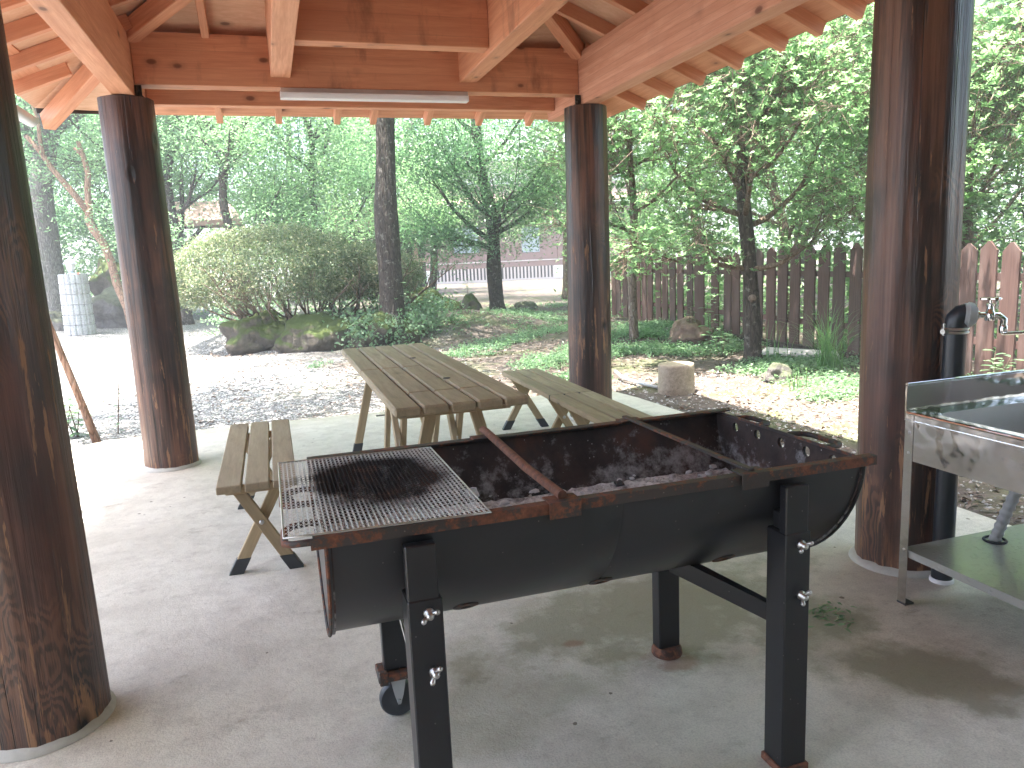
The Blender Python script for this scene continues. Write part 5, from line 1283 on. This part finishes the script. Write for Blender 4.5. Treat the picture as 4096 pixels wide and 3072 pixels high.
# ------------------------------------------------------------------ ground cover
def scatter(n, box, dens, rg):
    out = []
    while len(out) < n:
        x = rg.uniform(box[0], box[1]); y = rg.uniform(box[2], box[3])
        if -1.9 < x < 3.28 and y < 6.86: continue
        if rg.random() < dens(x, y): out.append((x, y, gh(x, y)))
    return np.array(out)
def d_weed(x, y):
    k = mnoise.noise(Vector((x*.8, y*.8, 9))) + .5*mnoise.noise(Vector((x*2.6, y*2.6, 4)))
    base = -.02 + .30*max(-1, min(1, (x-3.2)/2.2)) - (.25 if x < .4 else 0)
    if 3.2 < x < 4.5 and y < 7.3: base -= .5
    if 3.8 < x < 5.6 and y < 5.4: base -= .8
    if y > 12.2 and x < 3.5: base += .25
    if x < -1.0: base -= .5
    if y > 19: base -= .15
    return max(0, min(1, (k+base-.12)*1.6))
rg = np.random.default_rng(41)
W0 = scatter(3600, (-2.5, 7.4, 6.9, 13), d_weed, rg); W1 = scatter(2600, (0, 9.5, 12.5, 21), d_weed, rg); W2 = scatter(1500, (3.3, 7.0, 2.2, 7.2), d_weed, rg)
Cw = np.concatenate([W0, W1, W2]); per = 9
P = np.repeat(Cw, per, 0) + rg.normal(size=(len(Cw)*per, 3))*np.array([.045, .045, 0]); P[:,2] += np.abs(rg.normal(size=len(P)))*.035 + .008
N = rg.normal(size=(len(P),3))*.45; N[:,2] += 1; N /= np.linalg.norm(N, axis=1)[:,None]
o = leaf_mesh('ground_cover', P, N, .042, .028, M['leafE'], seed=42); tag(o, 'low clover and weeds spreading over the earth', 'weeds', kind='stuff')
# leaf litter and fallen twigs
def d_lit(x, y):
    k = mnoise.noise(Vector((x*.7, y*.7, 2))); return max(0.05, min(1, .45 + k + (.3 if x > 1 else 0) - (.5 if x < -1.5 and y < 12 else 0)))
Lt = np.concatenate([scatter(5000, (-3, 9, 6.9, 14), d_lit, rg), scatter(3500, (-2, 10, 13, 22), d_lit, rg), scatter(2500, (3.25, 7, 2, 7), d_lit, rg)])
Lt[:,2] += .012; N = rg.normal(size=(len(Lt),3))*.35; N[:,2] += 1; N /= np.linalg.norm(N, axis=1)[:,None]
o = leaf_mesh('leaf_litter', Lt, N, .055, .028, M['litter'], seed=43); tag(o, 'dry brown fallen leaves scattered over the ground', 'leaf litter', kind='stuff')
# loose stones of the gravel yard
def d_st(x, y): return .9 if (x < .5 or (x > 3.2 and y < 7.6)) else .3
S_ = np.concatenate([scatter(5000, (-4, 2.5, 6.85, 10.5), d_st, rg), scatter(3500, (3.25, 5.6, 2.2, 7.5), d_st, rg)])
base = np.array([(1,0,0),(-.5,.87,0),(-.5,-.87,0),(.15,.1,.75)]); n = len(S_); sc = rg.uniform(.005, .016, n); an = rg.uniform(0, 6.3, n)
ca, sa = np.cos(an), np.sin(an); V = np.zeros((n,4,3))
for k in range(4):
    b = base[k] + rg.normal(size=(n,3))*.15; V[:,k,0] = (b[:,0]*ca - b[:,1]*sa)*sc*1.3; V[:,k,1] = (b[:,0]*sa + b[:,1]*ca)*sc; V[:,k,2] = b[:,2]*sc
V += S_[:,None,:]; me = bpy.data.meshes.new('gravel')
fs = (np.arange(n)[:,None,None]*4 + np.array([(0,1,3),(1,2,3),(2,0,3)])[None]).reshape(-1,3)
me.from_pydata(V.reshape(-1,3).tolist(), [], fs.tolist())
t = NT('loose_stone'); wn_ = t.n('ShaderNodeTexWhiteNoise', noise_dimensions='1D'); t.set(wn_.inputs['W'], t.island()); t.bsdf(t.ramp(wn_.outputs['Value'], [(0., (.20,.195,.19)), (.6, (.38,.37,.36)), (1., (.58,.56,.54))]), .9)
me.materials.append(t.m); o = bpy.data.objects.new('gravel', me); finish(o); tag(o, 'loose grey stones strewn on the gravel beside the slab', 'gravel', kind='stuff')

# taller plants
def blades(name, label, c, n, L, spread, mat, seed, cat='grass', w_=.008, group=None):
    rg = np.random.default_rng(seed); m = MB()
    for i in range(n):
        a = rg.uniform(0, 6.28); l = L*rg.uniform(.5, 1.1); out = rg.uniform(.15, 1)*spread; p = Vector(c) + Vector((rg.normal()*.05, rg.normal()*.05, 0)); d = Vector((math.cos(a), math.sin(a), 0)); s = Vector((-d.y, d.x, 0))
        pr = None; K = 6
        vs = []
        for k in range(K+1):
            t = k/K; q = p + d*out*t*t*l*.9 + Vector((0,0, l*(t - .45*out*t*t*t))); ww = w_*(1-t)**.6*.5+.0006
            vs += [q - s*ww, q + s*ww]
        m.add(vs, [(2*k, 2*k+1, 2*k+3, 2*k+2) for k in range(K)])
    o = m.build(name, mat); tag(o, label, cat, group); return o
blades('grass_clump', 'tall arching grass clump before the fence beside the near right post', (5.75, 6.75, GZ), 130, .85, 1.0, M['grass'], 51)
blades('grass_clump', 'thin grass tuft with pale blades on the gravel before the fence', (4.75, 6.0, GZ), 14, .26, .6, M['grass'], 52)
blades('grass_clump', 'tall grass stalks growing right beside the scarred tree trunk', (5.7, 7.6, GZ), 12, .55, .35, M['grass'], 53)
blades('grass_clump', 'short grass tuft behind the picnic table in the shaded weeds', (2.5, 10.2, GZ), 16, .3, .6, M['grass'], 54)
def stem_plant(c, h, n, L, W, label, seed, mat='leafE', lean=(0,0), name='weed_plant', k=2):
    rg = np.random.default_rng(seed); root = empty(name, c, label, 'plant'); m = MB(); P = []; N = []; D = []
    for s_ in range(k):
        b = Vector(c) + Vector((rg.normal()*.05, rg.normal()*.05, 0)); top = b + Vector((lean[0]+rg.normal()*.06, lean[1]+rg.normal()*.06, h*rg.uniform(.7, 1)))
        m.tube([b, b.lerp(top, .5), top], [.006, .005, .003], 5)
        for i in range(n):
            t = (i+1)/n; q = b.lerp(top, t); a = 2.4*i + s_; d = Vector((math.cos(a), math.sin(a), .15 - .3*(1-t))).normalized(); nn = Vector((-d.x*.2, -d.y*.2, 1)); nn = (nn - d*nn.dot(d)).normalized(); P.append(q); N.append(nn); D.append(d)
    m.build('stem', M['twig'], root); leaf_mesh_dir('leaves', np.array(P), np.array(N), np.array(D), L, W, M[mat], root, seed); return root
stem_plant((5.75,9.1,GZ), .75, 14, .12, .06, 'tall leafy weed standing between the rounded stone and the scarred tree', 61)
stem_plant((5.95,9.9,.25), .35, 12, .07, .02, 'small ferny weed growing over the rounded stone', 62)
stem_plant((5.5,8.4,GZ), .35, 10, .14, .05, 'broad leaved weed left of the scarred tree foot', 63, k=3)
stem_plant((4.9,11.2,GZ), .5, 12, .12, .06, 'leafy weed at the foot of the slender pale tree', 64, k=3)
stem_plant((-1.35,7.3,GZ), .6, 14, .07, .028, 'thin upright weed beside the leaning sapling', 65, k=1)
stem_plant((-1.75,7.35,GZ), .35, 12, .09, .05, 'bushy low weed left of the leaning sapling', 66, k=4)
stem_plant((2.05,13.1,.3), .85, 10, .20, .085, 'young chestnut like shoot with drooping leaves before the thick trunk', 67, 'leafE', k=2)
stem_plant((1.35,12.9,.0), .5, 14, .13, .06, 'leafy seedling before the mossy boulders', 68, 'leafE', k=3)
stem_plant((2.5,13.3,.1), .55, 14, .16, .06, 'ferny plant right of the thick trunk', 69, 'leafC', k=5)
stem_plant((2.9,14.3,.2), .6, 14, .18, .08, 'dark leafy plant beside the shaded boulder', 70, 'leafC', k=5)
stem_plant((5.0,19.5,.1), .9, 12, .2, .09, 'sapling with hanging dark leaves left of the forked trunk', 71, 'leafC', k=2)
stem_plant((6.0,4.9,GZ), .4, 12, .10, .05, 'leafy weeds before the fence right of the near right post', 72, k=5)
# ivy and ferns covering the foot of the big trunk
rg = np.random.default_rng(81); C = np.array([(rg.uniform(.9, 3.3), 13.2+rg.uniform(0, 1.2), rg.uniform(.0, .62)) for _ in range(150)] + [(rg.uniform(-1.2, 3.2), rg.uniform(15.6, 16.6), rg.uniform(.1, .9)) for _ in range(170)] + [(rg.uniform(1.15, 2.5), rg.uniform(12.55, 12.95), rg.uniform(.0, .42)) for _ in range(60)])
P, N = sprays(C, np.full(len(C), .26), 16, rg, .8, .1, .7); N[:,1] -= .5; N /= np.linalg.norm(N, axis=1)[:,None]
o = leaf_mesh('undergrowth', P, N, .075, .04, M['leafE'], seed=82); tag(o, 'ferns and ivy growing round the mossy boulders and the thick trunk', 'undergrowth', kind='stuff')
# undergrowth behind the fence and at the far left
C = np.array([(fx(y)+rg.uniform(.4, 2.2), y, rg.uniform(0, 1.3)) for y in rg.uniform(2, 19, 420)]); C2 = np.array([(rg.uniform(-9, 0), rg.uniform(23.5, 27), rg.uniform(0, 2.4)) for _ in range(380)])
C = np.concatenate([C, C2]); C = C[rg.random(len(C)) < .8]
P, N = sprays(C, np.full(len(C), .5), 30, rg, .7, .15, .8); o = leaf_mesh('underbrush', P, N, .11, .055, M['leafA'], seed=83); tag(o, 'green underbrush behind the fence and among the far trees', 'underbrush', kind='stuff')
# a few wet green leaves by the drain on the slab
rg = np.random.default_rng(91); P = np.array([(1.83+rg.normal()*.05, 2.1+rg.normal()*.05, .004+rg.random()*.01) for _ in range(60)]); N = rg.normal(size=(60,3))*.4; N[:,2] += 1; N /= np.linalg.norm(N, axis=1)[:,None]
o = leaf_mesh('leaf_scraps', P, N, .035, .010, M['leafE'], seed=92); tag(o, 'little heap of green leaf scraps on the damp slab behind the front right barbecue leg', 'leaves', kind='stuff')

# ------------------------------------------------------------------ thin haze volume added to lift dark tones like a lens veil
m = MB(); m.box(-150, 150, -60, 150, -2.5, 16)
t = NT('veil_haze'); pv = t.n('ShaderNodeVolumePrincipled'); pv.inputs['Color'].default_value = (.93,.97,1,1); pv.inputs['Density'].default_value = .0046; pv.inputs['Anisotropy'].default_value = .2
t.t.links.new(pv.outputs[0], t.out.inputs['Volume'])
o = m.build('haze', t.m); tag(o, 'thin pale haze added over the yard to lend a lens-like veil', 'haze', kind='stuff')
